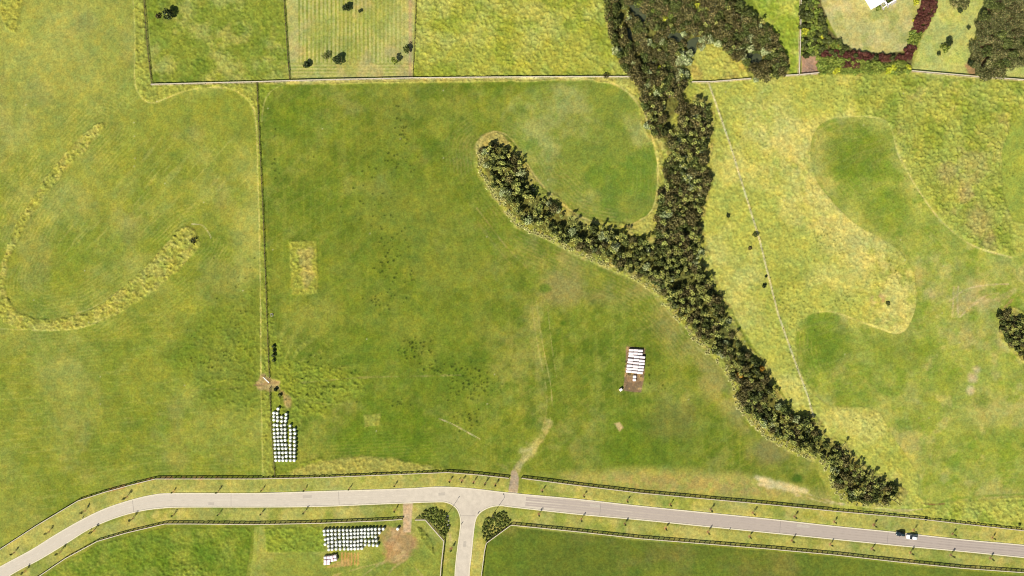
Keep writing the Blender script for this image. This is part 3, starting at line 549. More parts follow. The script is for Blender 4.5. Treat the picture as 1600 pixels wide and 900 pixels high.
# ------------------------------------------------------------------ road, kerbs, drives, ponds
def on_ground(p, z=0.0): x, y = P(*p[:2]); return (x, y, z)
def sheet(name, pts, z, m, kind='structure'):
    vs = [on_ground(p, z) for p in pts]; tri = tessellate_polygon([[Vector(v) for v in vs]])
    me = bpy.data.meshes.new(name); me.from_pydata(vs, [], [tuple(t) for t in tri]); me.materials.append(m)
    bm = bmesh.new(); bm.from_mesh(me); bmesh.ops.recalc_face_normals(bm, faces=bm.faces)
    for f in bm.faces:
        if f.normal.z < 0: f.normal_flip()
    bm.to_mesh(me); bm.free(); return tag(link(name, me), kind=kind)
road_m = bpy.data.materials.new("road_chipseal"); road_m.use_nodes = True; N = road_m.node_tree.nodes; L = road_m.node_tree.links; b = N["Principled BSDF"]; b.inputs["Roughness"].default_value = .9
tc = N.new("ShaderNodeTexCoord"); sx = N.new("ShaderNodeSeparateXYZ"); L.new(tc.outputs["Object"], sx.inputs[0])
n2 = N.new("ShaderNodeTexNoise"); n2.inputs["Scale"].default_value = .06; n2.inputs["Detail"].default_value = 3; L.new(tc.outputs["Object"], n2.inputs["Vector"])
mp = N.new("ShaderNodeMapRange"); mp.inputs[1].default_value = -200; mp.inputs[2].default_value = 200; L.new(sx.outputs[0], mp.inputs[0])
ad = N.new("ShaderNodeMath"); ad.operation = 'MULTIPLY_ADD'; ad.inputs[1].default_value = .35; L.new(n2.outputs[0], ad.inputs[0]); L.new(mp.outputs[0], ad.inputs[2])
sb = N.new("ShaderNodeMath"); sb.operation = 'SUBTRACT'; sb.inputs[1].default_value = .17; L.new(ad.outputs[0], sb.inputs[0])
rp = N.new("ShaderNodeValToRGB"); e = rp.color_ramp.elements; e[0].color = (*lin((222, 212, 194)), 1); e[1].color = (*lin((182, 168, 158)), 1); e[0].position = .25; e[1].position = .95
x = e.new(.46); x.color = (*lin((226, 214, 194)), 1); x = e.new(.62); x.color = (*lin((202, 188, 172)), 1); L.new(sb.outputs[0], rp.inputs[0])
n3 = N.new("ShaderNodeTexNoise"); n3.inputs["Scale"].default_value = .5; n3.inputs["Detail"].default_value = 6; n3.inputs["Roughness"].default_value = .65; L.new(tc.outputs["Object"], n3.inputs["Vector"])
m3_ = N.new("ShaderNodeMapRange"); m3_.inputs[1].default_value = .3; m3_.inputs[2].default_value = .7; m3_.inputs[3].default_value = .88; m3_.inputs[4].default_value = 1.1; L.new(n3.outputs[0], m3_.inputs[0])
vm = N.new("ShaderNodeVectorMath"); vm.operation = 'SCALE'; L.new(rp.outputs[0], vm.inputs[0]); L.new(m3_.outputs[0], vm.inputs["Scale"]); L.new(vm.outputs[0], b.inputs["Base Color"])
rN = smooth_curve(ROAD_N, 4); rSE = smooth_curve(ROAD_SE, 4); rSW = smooth_curve(ROAD_SW, 4)
sheet("road", [tuple(p) for p in rN]+[tuple(p) for p in rSE[::-1]]+[tuple(p) for p in rSW[::-1]], .03, road_m)
seal = mat('tar_seam', lin((150, 142, 136)), .9, .2, 2)
def strip(name, pts, w, z0, z1, m, kind='structure'):
    """a solid strip with a rectangular section along a line"""
    mb = MB(); p = [Vector((*P(*q), 0)) for q in pts]; vs = []
    for i, v in enumerate(p):
        d = (p[min(i+1, len(p)-1)]-p[max(i-1, 0)]).normalized(); n = Vector((-d.y, d.x, 0))
        for s, z in ((-1, z0), (1, z0), (1, z1), (-1, z1)): vs.append(tuple(v+n*s*w/2+Vector((0, 0, z))))
    fs = [(i*4+k, i*4+(k+1) % 4, (i+1)*4+(k+1) % 4, (i+1)*4+k) for i in range(len(p)-1) for k in range(4)]+[(3, 2, 1, 0), tuple((len(p)-1)*4+k for k in range(4))]
    mb.add(vs, fs); o = mb.build(name, m); return tag(o, kind=kind)
for c in (rN, rSE, rSW): strip("kerb", [tuple(p) for p in c], .42, -.1, .11, M['kerb'])
for (ax, ay), (bx, by) in (((207, 781.5), (209, 799.5)), ((361, 771.5), (361, 791.5)), ((529, 767.5), (530, 789.5)), ((720, 806), (742, 806)), ((939, 785), (937, 806)), ((1220, 813.5), (1218, 833.5)), ((1388, 831), (1386, 850))):
    strip("road_seam", [(ax, ay), (bx, by)], .12, .031, .036, seal)
def offset_line(pts, off):
    p = [np.array(q, float) for q in pts]; out = []
    for i in range(len(p)):
        d = p[min(i+1, len(p)-1)]-p[max(i-1, 0)]; d /= np.linalg.norm(d); out.append(tuple(p[i]+np.array([-d[1], d[0]])*off))
    return out
wear = mat('tyre_polished_seal', lin((219, 208, 190)), .85, .04, .35, color2=lin((223, 211, 192)))
wear_e = mat('worn_grey_seal', lin((190, 177, 166)), .85, .04, .35, color2=lin((198, 184, 171)))
for off in (4.6, 8.0, 12.6, 16.0):
    q_ = [p for p in offset_line([tuple(p) for p in rN], off)]
    strip("road_wear", [p for p in q_ if p[0] <= 640], .55, .031, .0345, wear); strip("road_wear", [p for p in q_ if p[0] >= 810], .65, .031, .0345, wear_e)
patch_m = mat('patched_seal', lin((206, 196, 180)), .9, .08, 1.0)
for (px_, py_, l_, a_) in ((480, 776, 14, .03), (690, 772, 10, .1), (930, 790, 16, -.1), (1255, 822, 20, -.1), (726, 850, 9, 1.5), (330, 787, 9, 0)):
    c_, s_ = math.cos(a_), math.sin(a_); sheet("road_patch", [(px_+u*c_+v*s_, py_-u*s_+v*c_) for u, v in ((-l_/2, -2.2), (l_/2, -2.0), (l_/2, 2.3), (-l_/2, 2.1))], .039, patch_m)
drive_m = mat('drive_gravel', lin((214, 195, 160)), .95, .2, 1.4); drive_n = mat('grey_gravel', lin((186, 170, 148)), .95, .2, 1.4)
sheet("gravel_path", [(630, 786.5), (645, 786), (644, 800), (643, 816), (643, 826), (631, 826), (630.5, 810)], .045, drive_m)
sheet("gravel_path", [(796, 770), (808, 771.3), (810, 758), (811, 749), (807, 738), (800, 738), (797, 750)], .045, drive_n)
pond_m = mat('pond_water', lin((84, 92, 66), .6), .55, .25, .5, spec=.25)
for i, pts in enumerate(PONDS):
    sheet("pond_water", [tuple(p) for p in smooth_curve(pts, 5, True)], .07, pond_m)

# ------------------------------------------------------------------ fences
def resample(pts, step):
    p = [np.array(P(*q)) for q in pts]; out = []; d0 = 0.0
    tot = [0.0]
    for a, b in zip(p, p[1:]): tot.append(tot[-1]+np.linalg.norm(b-a))
    n = max(1, round(tot[-1]/step))
    for k in range(n+1):
        s = tot[-1]*k/n; i = min(max(np.searchsorted(tot, s)-1, 0), len(p)-2); t = (s-tot[i])/(tot[i+1]-tot[i]+1e-9)
        v = p[i]*(1-t)+p[i+1]*t; d = p[i+1]-p[i]; out.append((v[0], v[1], math.atan2(d[1], d[0])))
    return out
def rails(pts, z0, z1, thick, off=0.0):
    mb = MB()
    for a, b in zip(pts, pts[1:]):
        ax, ay = P(*a); bx, by = P(*b); L_ = math.hypot(bx-ax, by-ay); ang = math.atan2(by-ay, bx-ax)
        mb.box(((ax+bx)/2-math.sin(ang)*off, (ay+by)/2+math.cos(ang)*off, (z0+z1)/2), (L_-.002, thick, z1-z0), ang)
    return mb
def near_frame(v): return abs(v[0]) < 206 and abs(v[1]) < 118
post_me = {}
def post_mesh(kind, m, w, h):
    if kind not in post_me:
        b = MB().box((0, 0, h/2-.1), (w, w, h+.2), 0, 0, .96); post_me[kind] = b.mesh('post', [m])
    return post_me[kind]
def fence(pts, label, kind):
    cx, cy = P(*pts[len(pts)//2]); root = empty('timber_fence' if kind != 'wire' else 'wire_fence')
    root.location = (0, 0, 0)
    if kind == 'rail':
        H, w, step = 1.25, .22, 2.0; pm = M['timber_dark']
        for z in (.20, .54): rails(pts, z, z+.13, .045, .10).build('rail', M['timber_dark'], root)
        rails(pts, .88, 1.02, .045, .10).build('rail', M['timber_dark'], root)
        rails(pts, 1.262, 1.31, .24).build('cap_rail', M['timber'], root)
    elif kind == 'batten':
        H, w, step = 1.2, .14, 3.0; pm = M['timber_dark']
        for z in (.25, .55, .85): rails(pts, z, z+.12, .04, .09).build('rail', M['timber_dark'], root)
        rails(pts, 1.212, 1.26, .34).build('cap_rail', M['timber'], root)
    elif kind == 'plain':
        H, w, step = 1.15, .13, 3.0; pm = M['timber_dark']
        for z in (.3, .62, .94): rails(pts, z, z+.11, .04, .085).build('rail', M['timber_dark'], root)
    else:
        H, w, step = 1.15, .11, 4.0; pm = M['timber_dark']
        for z in (.3, .6, .85, 1.08): rails(pts, z, z+.008, .008, .08).build('wire', M['steel'], root)
    me = post_mesh(kind, pm, w, H); ps = [p for p in resample(pts, step)]
    ps.sort(key=lambda p: (not near_frame(p), abs(p[0])+abs(p[1])))
    for x, y, a in ps[:100]: link('post', me, root, (x, y, 0), a)
    if len(ps) > 100:
        mb = MB()
        for x, y, a in ps[100:]: mb.box((x, y, H/2-.1), (w, w, H+.2), a, 0, .96)
        tag(mb.build('remaining_posts', pm, root), kind='stuff')
    return tag(root, label, 'fence')
fence(FENCE_N1, "post and rail fence on the field side of the road bend", 'rail')
fence(FENCE_N2, "post and rail fence on the field side of the road, passing the parked cars", 'rail')
fence(FENCE_S1, "post and rail fence below the curved end of the road, ending at the pale drive", 'rail')
fence(FENCE_S2, "short angled fence between the pale drive and the side road", 'batten')
fence(FENCE_S3, "post and rail fence bounding the dark green field east of the side road", 'rail')
fence(NB1, "long pale topped boundary fence from the paddock corner to the wooded gully", 'batten')
fence(NB2, "pale topped fence across the grassy clearing between the two scrub arms", 'batten')
fence(NB3, "short pale fence below the brown brush pile beside the garden", 'batten')
fence(NB4, "pale topped fence below the garden lawn and the big olive trees", 'batten')
fence(W1, "paddock fence on the outer side of the paddock with one dark tree", 'plain')
fence(W2, "paddock fence between the one-tree paddock and the striped mown paddock", 'plain')
fence(W3, "paddock fence between the striped mown paddock and the plain grassy paddock", 'plain')
fence(W4, "long straight paddock fence running from the boundary fence to the open gate", 'plain')
fence(W4B, "short paddock fence from the open gate past the round bales to the road", 'plain')
fence(W5, "slanting wire fence crossing the dry yellow pasture east of the gully", 'wire')
fence(W6, "pale wire fence along the outer edge of the garden shrubs", 'batten')

# open field gate
gx, gy = P(421.5, 598); g = empty('field_gate', (gx, gy, 0), math.atan2(9, -9.5))
fr = MB()
for z in (.25, 1.15): fr.tube([(0, 0, z), (3.2, 0, z)], .045)
for x_ in (0.02, 3.2): fr.tube([(x_, 0, .2), (x_, 0, 1.2)], .045)
fr.build('gate_frame', M['steel'], g)
br = MB()
for z in (.48, .7, .92): br.tube([(0.03, 0, z), (3.17, 0, z)], .03)
br.tube([(0.05, .01, .28), (3.15, .01, 1.12)], .03); br.build('gate_bars', M['steel'], g)
tag(g, "white metal gate swung open in the gap of the long paddock fence", "gate")
t = empty('water_trough', (*P(425, 492), 0))
MB().lathe([(.55, 0), (.62, .5), (.54, .5), (.5, .12)], 24).build('basin', M['kerb'], t)
MB().lathe([(.52, .40), (.52, .42)], 24).build('water', pond_m, t); tag(t, "small round pale water trough beside the long paddock fence", "trough")

# ------------------------------------------------------------------ the white house
th = math.radians(31.5); hx, hy = P(1367, 12, 3.2); U = (math.cos(th), math.sin(th)); V = (-math.sin(th), math.cos(th))
house = empty('house', (hx, hy, 0), th)             # local x along the facade, y towards the back
def hb(x0, x1, y0, y1, z0, z1): return MB().box(((x0+x1)/2, (y0+y1)/2, (z0+z1)/2), (x1-x0, y1-y0, z1-z0))
hb(.3, 4.2, .3, 14, 0, 3.0).build('wall', M['wall'], house); hb(0, 4.5, 0, 14.3, 3.0, 3.25).build('roof', M['roof'], house)
hb(4.6, 15, 3.4, 13, 0, 2.8).build('wall', M['wall'], house); hb(4.52, 15.3, 2.9, 13.3, 2.8, 3.05).build('roof', M['roof'], house)
hb(15.4, 24, 5.2, 15, 0, 3.0).build('wall', M['wall'], house); hb(15.32, 24.3, 4.9, 15.3, 3.0, 3.25).build('roof', M['roof'], house)
pg = MB()
for x_ in (5.1, 9.2): pg.box((x_, .6, 2.5), (.5, 4.6, .3))
pg.box((7.4, -1.55, 2.5), (5.6, .45, .3))
for x_ in (5.1, 9.2): pg.box((x_, -1.5, 1.15), (.3, .3, 2.3))
pg.build('pergola', M['roof'], house)
MB().box((8.6, .2, .09), (8.6, 5.2, .18)).build('terrace', M['patio'], house)
hb(11.4, 12.0, -1.6, 2.8, .181, 2.2).build('garden_wall', M['wall'], house)
hb(12.1, 20, 0, 4.6, .02, .16).build('terrace', M['patio'], house)
sl_ = hb(6, 8.5, 3.36, 3.39, .2, 2.3).build('glass_door', M['glass'], house); hb(17, 20, 5.14, 5.17, .3, 2.3).build('window', M['glass'], house); hb(1, 3.4, .24, .27, .8, 2.3).build('window', M['glass'], house)
tag(house, "white flat-roofed house with a pergola terrace at the edge of the garden lawn", "house")
def local(x, y): return (hx+U[0]*x+V[0]*y, hy+U[1]*x+V[1]*y)

# ------------------------------------------------------------------ plants
def leaf_cloud(rng, lobes, n, size, spread=.22, up=.25, aspect=1.5, inner=.55):
    """n leaf quads over the outer part of a set of lobes (x, y, z, r, flatten)"""
    L_ = np.array(lobes, float); wgt = L_[:, 3]**2; k = rng.choice(len(L_), n, p=wgt/wgt.sum()); c = L_[k]
    d = rng.normal(size=(n, 3)); d[:, 2] = d[:, 2]+up; d /= np.linalg.norm(d, axis=1)[:, None]
    rr = c[:, 3]*(inner+(1.04-inner)*rng.random(n)**.45); pos = c[:, :3]+d*rr[:, None]*np.stack([np.ones(n), np.ones(n), c[:, 4]], 1)
    nrm = d+rng.normal(size=(n, 3))*(spread*2.2); nrm /= np.linalg.norm(nrm, axis=1)[:, None]
    a = rng.normal(size=(n, 3)); u = np.cross(nrm, a); u /= np.linalg.norm(u, axis=1)[:, None]; v = np.cross(nrm, u)
    s = size*(.6+.8*rng.random(n)); u *= s[:, None]*.5*aspect; v *= s[:, None]*.5
    vs = np.stack([pos-u, pos-v*.9, pos+u, pos+v*.9], 1).reshape(-1, 3); vs[:, 2] = np.maximum(vs[:, 2], .03)
    return vs, np.arange(n*4).reshape(n, 4)
def bush_lobes(rng, r, h, n=6, flat=.8, base=.15):
    lo = [(0, 0, h*.55, r*.72, flat*h/(r*1.6)+.25)]
    for i in range(n):
        a = 2*math.pi*(i+rng.random()*.8)/n; q = r*rng.uniform(.4, .72); rr = r*rng.uniform(.30, .5)
        lo.append((math.cos(a)*q, math.sin(a)*q, h*rng.uniform(.35, .8), rr, flat))
    return lo
def rosette(rng, c, length, n, width, droop=.35):
    vs = []; fs = []
    for i in range(n):
        az = 2*math.pi*rng.random(); el = math.radians(rng.uniform(-15, 75)); d = np.array([math.cos(az)*math.cos(el), math.sin(az)*math.cos(el), math.sin(el)])
        s = np.array([-math.sin(az), math.cos(az), 0]); Ln = length*rng.uniform(.8, 1.12); m = c+d*Ln*.55; tip_ = c+d*Ln+np.array([0, 0, -droop*Ln*math.cos(el)])
        b0 = len(vs); w = width*rng.uniform(.7, 1.2)
        vs += [tuple(c-s*w*.3), tuple(m-s*w*.5), tuple(tip_), tuple(m+s*w*.5), tuple(c+s*w*.3)]; fs += [(b0, b0+1, b0+2, b0+3, b0+4)]
    return vs, fs
def stem_into(mb, rng, h, r, n=3, spread=.5, mi=1):
    mb.tube([(0, 0, -.1), (rng.uniform(-.05, .05), rng.uniform(-.05, .05), h*.5), (0, 0, h)], [r, r*.8, r*.45], 6, mi)
    for i in range(n):
        a = 2*math.pi*(i+rng.random())/n; z = h*rng.uniform(.4, .7)
        mb.tube([(0, 0, z), (math.cos(a)*spread*.6, math.sin(a)*spread*.6, z+spread*.35), (math.cos(a)*spread, math.sin(a)*spread, z+spread*.8)], [r*.5, r*.35, r*.15], 5, mi)
KIND = {}
def variant(kind, seed):
    rng = np.random.default_rng(seed*101+hash_(kind)); mb = MB()
    if kind == 'cabbage_tree':
        nh = [1, 1, 2, 3][seed % 4]
        for k in range(nh):
            a = rng.random()*6.28; q = 0 if nh == 1 else .55; c = np.array([math.cos(a+k*2.1)*q, math.sin(a+k*2.1)*q, 3.5+rng.uniform(-.7, .7)])
            v, f = rosette(rng, c, .86, 58, .15); mb.add(v, f, 0)
            mb.tube([(0, 0, -.1), (c[0]*.3, c[1]*.3, 1.4), tuple(c)], [.13, .10, .07], 6, 1)
        return mb.mesh('cabbage_tree', [cabb, M['bark']])
    if kind == 'flax_bush':
        v, f = rosette(rng, np.array([0, 0, .1]), 1.15, 46, .16, .5); mb.add(v, f, 0); v, f = rosette(rng, np.array([.25, .1, .1]), .9, 26, .15, .4); mb.add(v, f, 0)
        for k in range(3): mb.tube([(.1*k, 0, .1), (.1*k, .05*k, 1.7)], [.02, .015], 4, 1)
        return mb.mesh('flax_bush', [flaxm, M['bark']])
    r, h, n, size, m, nl = {'manuka_shrub': (1.5, 2.2, 520, .24, manuka, 7), 'olive_shrub': (1.35, 2.0, 440, .26, manuka_g, 6), 'broadleaf_tree': (1.3, 2.6, 380, .34, broad, 6), 'silver_shrub': (1.3, 1.9, 330, .32, pale, 7),
                            'dead_shrub': (1.1, 1.7, 330, .22, orangel, 6), 'burgundy_shrub': (1.3, 1.9, 430, .26, redl, 5), 'garden_shrub': (1.25, 1.7, 360, .30, greenl, 6), 'lime_shrub': (1.5, 1.7, 430, .28, limel, 6),
                            'bed_shrub': (.62, .75, 150, .20, bedl, 5)}[kind]
    r *= rng.uniform(.88, 1.12); h *= rng.uniform(.85, 1.15)
    lo = bush_lobes(rng, r, h, nl); v, f = leaf_cloud(rng, lo, n, size); mb.add([tuple(x) for x in v], [tuple(x) for x in f], 0)
    stem_into(mb, rng, h*.75, .09 if r > 1 else .04, 3, r*.5)
    return mb.mesh(kind, [m, M['bark']])
def hash_(s): return sum(ord(c)*(i+3) for i, c in enumerate(s)) % 9973
NV = {'cabbage_tree': 8, 'manuka_shrub': 8, 'olive_shrub': 6, 'broadleaf_tree': 6, 'flax_bush': 5, 'silver_shrub': 5, 'dead_shrub': 2, 'burgundy_shrub': 5, 'garden_shrub': 6, 'lime_shrub': 3, 'bed_shrub': 6}
for k, n in NV.items(): KIND[k] = [variant(k, i) for i in range(n)]
HT = {'cabbage_tree': 3.6, 'flax_bush': 1.0, 'manuka_shrub': 2.2, 'olive_shrub': 2.0, 'broadleaf_tree': 2.6}
def plant(kind, px, py, s, label, cat, group=None, h=None, sz=None):
    x, y = P(px, py, HT.get(kind, 1.8) if h is None else h)
    o = link(kind, KIND[kind][RNG.integers(len(KIND[kind]))], None, (x, y, -.02), RNG.random()*6.28); o.scale = (s, s, s if sz is None else sz)
    return tag(o, label, cat, group)

def in_poly(x, y, pts): return bool(inside(np.array([x], float), np.array([y], float), pts)[0])
def scatter(pts, spacing, n_try, rng, exclude=()):
    p = np.array(pts); lo, hi = p.min(0), p.max(0); cell = {}; out = []
    c = rng.uniform(lo, hi, (n_try, 2)); ok = inside(c[:, 0], c[:, 1], pts)
    for (x, y), k in zip(c, ok):
        if not k or not (-12 < x < 1612 and -12 < y < 912): continue
        if any(in_poly(x, y, e) for e in exclude): continue
        gx_, gy_ = int(x//spacing), int(y//spacing)
        if any((x-a)**2+(y-b)**2 < spacing**2 for i in (-1, 0, 1) for j in (-1, 0, 1) for a, b in cell.get((gx_+i, gy_+j), ())): continue
        cell.setdefault((gx_, gy_), []).append((x, y)); out.append((x, y))
    return out
sr = np.random.default_rng(77); spots = []
def edge_d(x, y, pts): return float(seg_dist(np.array([x]), np.array([y]), pts, True)[0])
GAPS = [[(1040, 150), (1062, 150), (1064, 180), (1060, 200), (1040, 205), (1034, 190)], [(1010, 205), (1046, 215), (1050, 240), (1036, 262), (1020, 240)], [(975, 40), (989, 42), (993, 62), (984, 68), (976, 58)], [(1068, 56), (1096, 54), (1094, 74), (1088, 88), (1072, 86)], [(1164, 78), (1194, 82), (1192, 104), (1168, 102)], [(980, 2), (1002, 6), (1016, 24), (1006, 38), (988, 26)], [(1038, 44), (1064, 48), (1074, 60), (1060, 70), (1040, 64)]]
CHAN = [([(795, 290), (826, 328), (866, 340), (905, 362), (960, 384), (1000, 402), (1060, 438)], 4.5), ([(1060, 420), (1085, 450), (1112, 492), (1140, 528), (1188, 600), (1222, 655), (1288, 700), (1326, 742)], 4.0), ([(958, -10), (972, 18), (979, 40), (985, 62), (992, 84), (1006, 100), (1030, 103)], 3.5), ([(1016, 40), (1022, 62)], 3), ([(1085, 0), (1098, 30)], 2.5), ([(1052, 30), (1062, 44), (1090, 54)], 3)]
def polyd(x, y, c): return float(seg_dist(np.array([x]), np.array([y]), c, False)[0])
TALL = [(940, -40), (958, -10), (972, 18), (979, 40), (985, 62), (992, 84), (1006, 100), (1040, 104), (1060, 140), (1000, 132), (976, 108), (961, 78), (951, 40)]
for name, G, sp, nt, mix in (('diag', G_DIAG, 5.7, 14000, (.50, .12, .12, .22, .04)), ('se', G_SE, 5.7, 24000, (.46, .16, .14, .20, .04)), ('stem', G_STEM, 5.9, 16000, (.28, .32, .24, .11, .05)), ('top', G_TOP, 5.9, 20000, (.05, .50, .34, .05, .06))):
    for x, y in scatter(G, sp, nt, sr, GAPS):
        if any(polyd(x, y, c_) < w_*(.7+.6*math.sin(x*.09+y*.07)) for c_, w_ in CHAN): continue
        e = edge_d(x, y, G)
        if name in ('diag', 'se') and e < 2.6 and sr.random() < .75: continue
        clump = math.sin(x*.045+y*.03)+math.sin(y*.06-x*.025)
        m = list(mix)
        if name != 'top' and clump > .7: m[1] += .35
        if name == 'diag' and clump < -.5: m[0] += .3
        u = sr.random()*sum(m); k = 0
        while u > m[k]: u -= m[k]; k += 1
        kind = ('cabbage_tree', 'manuka_shrub', 'olive_shrub', 'broadleaf_tree', 'silver_shrub')[k]
        if e < 3 and sr.random() < .3 and name in ('diag', 'se'): kind = 'flax_bush'
        spots.append((x, y, kind, sr.uniform(.75, 1.25)*(1.0 if kind in ('cabbage_tree', 'flax_bush') else 1.32 if kind == 'manuka_shrub' and name == 'stem' else 1.12), name, (1.5 if in_poly(x, y, TALL) else .85 if x < 1120 else 1.2) if name == 'top' else sr.uniform(.8, 1.3)))
# flax and low scrub spilling over the south-western margins
for G, nt in ((G_DIAG, 5000), (G_SE, 6000)):
    cx_ = np.array(G); ring2 = [(p[0]+(-5), p[1]+6) for p in G]
    for x, y in scatter(ring2, 3.6, nt*2, sr):
        if not in_poly(x, y, G): spots.append((x, y, 'flax_bush', sr.uniform(.8, 1.25), 'margin', 1.0))
for x, y in scatter(RE_CLUMP, 4.4, 3000, sr): spots.append((x, y, ['olive_shrub', 'flax_bush', 'broadleaf_tree', 'cabbage_tree', 'manuka_shrub'][sr.integers(5)], sr.uniform(.7, 1.05), 'clump', 1.0))
WHERE = {'diag': 'the gully arm slanting across the middle paddock', 'se': 'the belt running down to the road', 'stem': 'the upright belt joining the two gully arms', 'top': 'the marshy thicket above the boundary fence', 'margin': 'the grassy outer edge of the planted gully', 'clump': 'the small thicket in the open eastern pasture'}
LAB = {'cabbage_tree': ('spiky pale green rosette tree in ', 'cabbage tree'), 'manuka_shrub': ('brownish fine-leaved shrub in ', 'shrub'), 'olive_shrub': ('olive green bushy shrub in ', 'shrub'), 'broadleaf_tree': ('dark green leafy small tree in ', 'tree'), 'silver_shrub': ('silvery green shrub in ', 'shrub'), 'flax_bush': ('low yellowish flax clump on ', 'flax')}
by = {}
for s in spots: by.setdefault(s[2], []).append(s)
rest = []
for kind, L_ in by.items():
    L_.sort(key=lambda s: -s[3]); L_.sort(key=lambda s: -s[3]*(0.2 if not (4 < s[0] < 1596 and 4 < s[1] < 896) else 1))
    for x, y, k, s, nm, zz in L_[:285]:
        pre, cat = LAB[k]; pre = pre if not (k == 'flax_bush' and nm != 'margin') else 'low yellowish flax clump in '
        plant(k, x, y, s, pre+WHERE[nm], cat, cat+'s of '+WHERE[nm], sz=s*zz)
    rest += L_[285:]
# what is left over reads as one mass of scrub between the countable crowns
vsl = []; fsl = []; mil = []; base = 0; mats_ = [cabb, manuka, manuka_g, broad, pale, flaxm, M['bark']]; idx = {'cabbage_tree': 0, 'manuka_shrub': 1, 'olive_shrub': 2, 'broadleaf_tree': 3, 'silver_shrub': 4, 'flax_bush': 5}
cache = {}
for x, y, k, s, nm, zz in rest:
    me_ = KIND[k][sr.integers(len(KIND[k]))]
    if me_.name not in cache:
        a_ = np.empty(len(me_.vertices)*3, np.float32); me_.vertices.foreach_get("co", a_); cache[me_.name] = (a_.reshape(-1, 3), [tuple(p.vertices) for p in me_.polygons], [p.material_index for p in me_.polygons])
    v, f, mi = cache[me_.name]; a_ = sr.random()*6.28; ca, sa = math.cos(a_), math.sin(a_); X_, Y_ = P(x, y, HT.get(k, 1.8))
    vv = np.stack([v[:, 0]*ca-v[:, 1]*sa, v[:, 0]*sa+v[:, 1]*ca, v[:, 2]*zz], 1)*s+np.array([X_, Y_, -.02]); vsl.append(vv)
    fsl += [tuple(base+i for i in q_) for q_ in f]; mil += [idx[k] if m_ == 0 else 6 for m_ in mi]; base += len(v)
if vsl:
    me = bpy.data.meshes.new('gully_undergrowth'); me.from_pydata(np.concatenate(vsl).tolist(), [], fsl)
    for m_ in mats_: me.materials.append(m_)
    me.polygons.foreach_set("material_index", mil); me.update()
    tag(link('gully_undergrowth', me), "mass of scrub filling the gaps between the gully trees", "undergrowth", kind='stuff')
for x, y, s, lb in ((1158, 587, 1.0, "round orange dead shrub on the field edge of the tree belt"), (1192, 577, .9, "orange dead shrub on the pasture edge of the tree belt")): plant('dead_shrub', x, y, s*1.15, lb, 'shrub', h=3.6, sz=2.3)
for x, y, s in ((1066, 88, 1.5), (1075, 96, 1.4), (1062, 98, 1.3), (1078, 84, 1.2), (1064, 112, 1.4), (1072, 116, 1.2), (1058, 118, 1.1), (1100, 64, 1.1), (1097, 72, 1.1), (1160, 80, 1.2), (1155, 76, 1.0), (984, 27, 1.1), (1182, 124, 1.0), (1070, 248, 1.2), (1066, 262, 1.3), (1074, 278, 1.4), (1064, 280, 1.1), (962, 385, 1.4), (1086, 50, .9), (1052, 132, 1.0)):
    plant('silver_shrub', x, y, s, "large pale silvery shrub standing out among the darker gully scrub", 'shrub', 'pale silvery shrubs')

for i, (x, y, s, k) in enumerate(((1048, 22, 1.2, 'garden_shrub'), (1040, 28, 1.0, 'lime_shrub'), (1052, 30, 1.0, 'garden_shrub'), (1020, 16, 1.1, 'garden_shrub'), (1010, 100, 1.0, 'garden_shrub'), (1020, 108, 1.2, 'garden_shrub'), (1030, 106, .9, 'lime_shrub'), (1095, 14, 1.1, 'garden_shrub'), (1090, 8, .9, 'lime_shrub'), (1140, 76, 1.1, 'garden_shrub'), (1032, 78, .6, 'lime_shrub'), (1065, 20, 1.0, 'garden_shrub'), (1000, 4, 1.2, 'garden_shrub'), (1038, 10, .9, 'silver_shrub'))):
    c = {'garden_shrub': 'bright green shrub', 'lime_shrub': 'yellow green shrub', 'silver_shrub': 'silvery shrub'}[k]
    plant(k, x, y, s, c+" among brown scrub of the marshy thicket", 'shrub', c+'s of the marshy thicket')
# garden planting round the lawn
gr = np.random.default_rng(8)
for pts, sp, kinds, lab in (([(1286, 80), (1300, 76), (1325, 79), (1385, 87), (1418, 87), (1418, 92), (1380, 93), (1320, 88), (1286, 86)], 4.4, ['burgundy_shrub']*5+['broadleaf_tree'], "in the hedge line below the garden lawn"),
                            ([(1280, 89), (1320, 92), (1380, 97), (1422, 96), (1421, 112), (1281, 112)], 4.2, ['garden_shrub']*11+['lime_shrub'], "on the grassy outer face of the garden hedge"),
                            ([(1313, 94), (1342, 94), (1344, 104), (1318, 103)], 4.6, ['burgundy_shrub'], "in the red block within the garden hedge"),
                            ([(1446, -6), (1466, -6), (1462, 16), (1455, 34), (1444, 48), (1428, 48), (1436, 22)], 4.6, ['burgundy_shrub'], "in the red bank beside the house"),
                            ([(1426, 50), (1441, 50), (1434, 72), (1422, 70)], 4.6, ['garden_shrub'], "in the green gap of the red bank"),
                            ([(1416, 72), (1432, 72), (1426, 90), (1416, 88)], 4.6, ['burgundy_shrub'], "at the corner of the garden hedge"),
                            ([(1253, -8), (1278, -8), (1285, 20), (1296, 50), (1300, 62), (1280, 84), (1253, 86)], 5.4, ['garden_shrub']*4+['olive_shrub']*2+['broadleaf_tree']*2, "in the mixed border inside the pale garden fence"),
                            ([(1300, 62), (1318, 66), (1324, 76), (1300, 74)], 5, ['garden_shrub', 'olive_shrub'], "at the lower corner of the garden lawn")):
    for x, y in scatter(pts, sp, 1500, gr):
        k = kinds[gr.integers(len(kinds))]; c = {'burgundy_shrub': 'burgundy leaved shrub', 'garden_shrub': 'bright green shrub', 'lime_shrub': 'lime yellow shrub', 'olive_shrub': 'olive green shrub', 'broadleaf_tree': 'dark green shrub'}[k]
        plant(k, x, y, gr.uniform(.75, 1.05), c+' '+lab, 'shrub', c+'s '+lab)
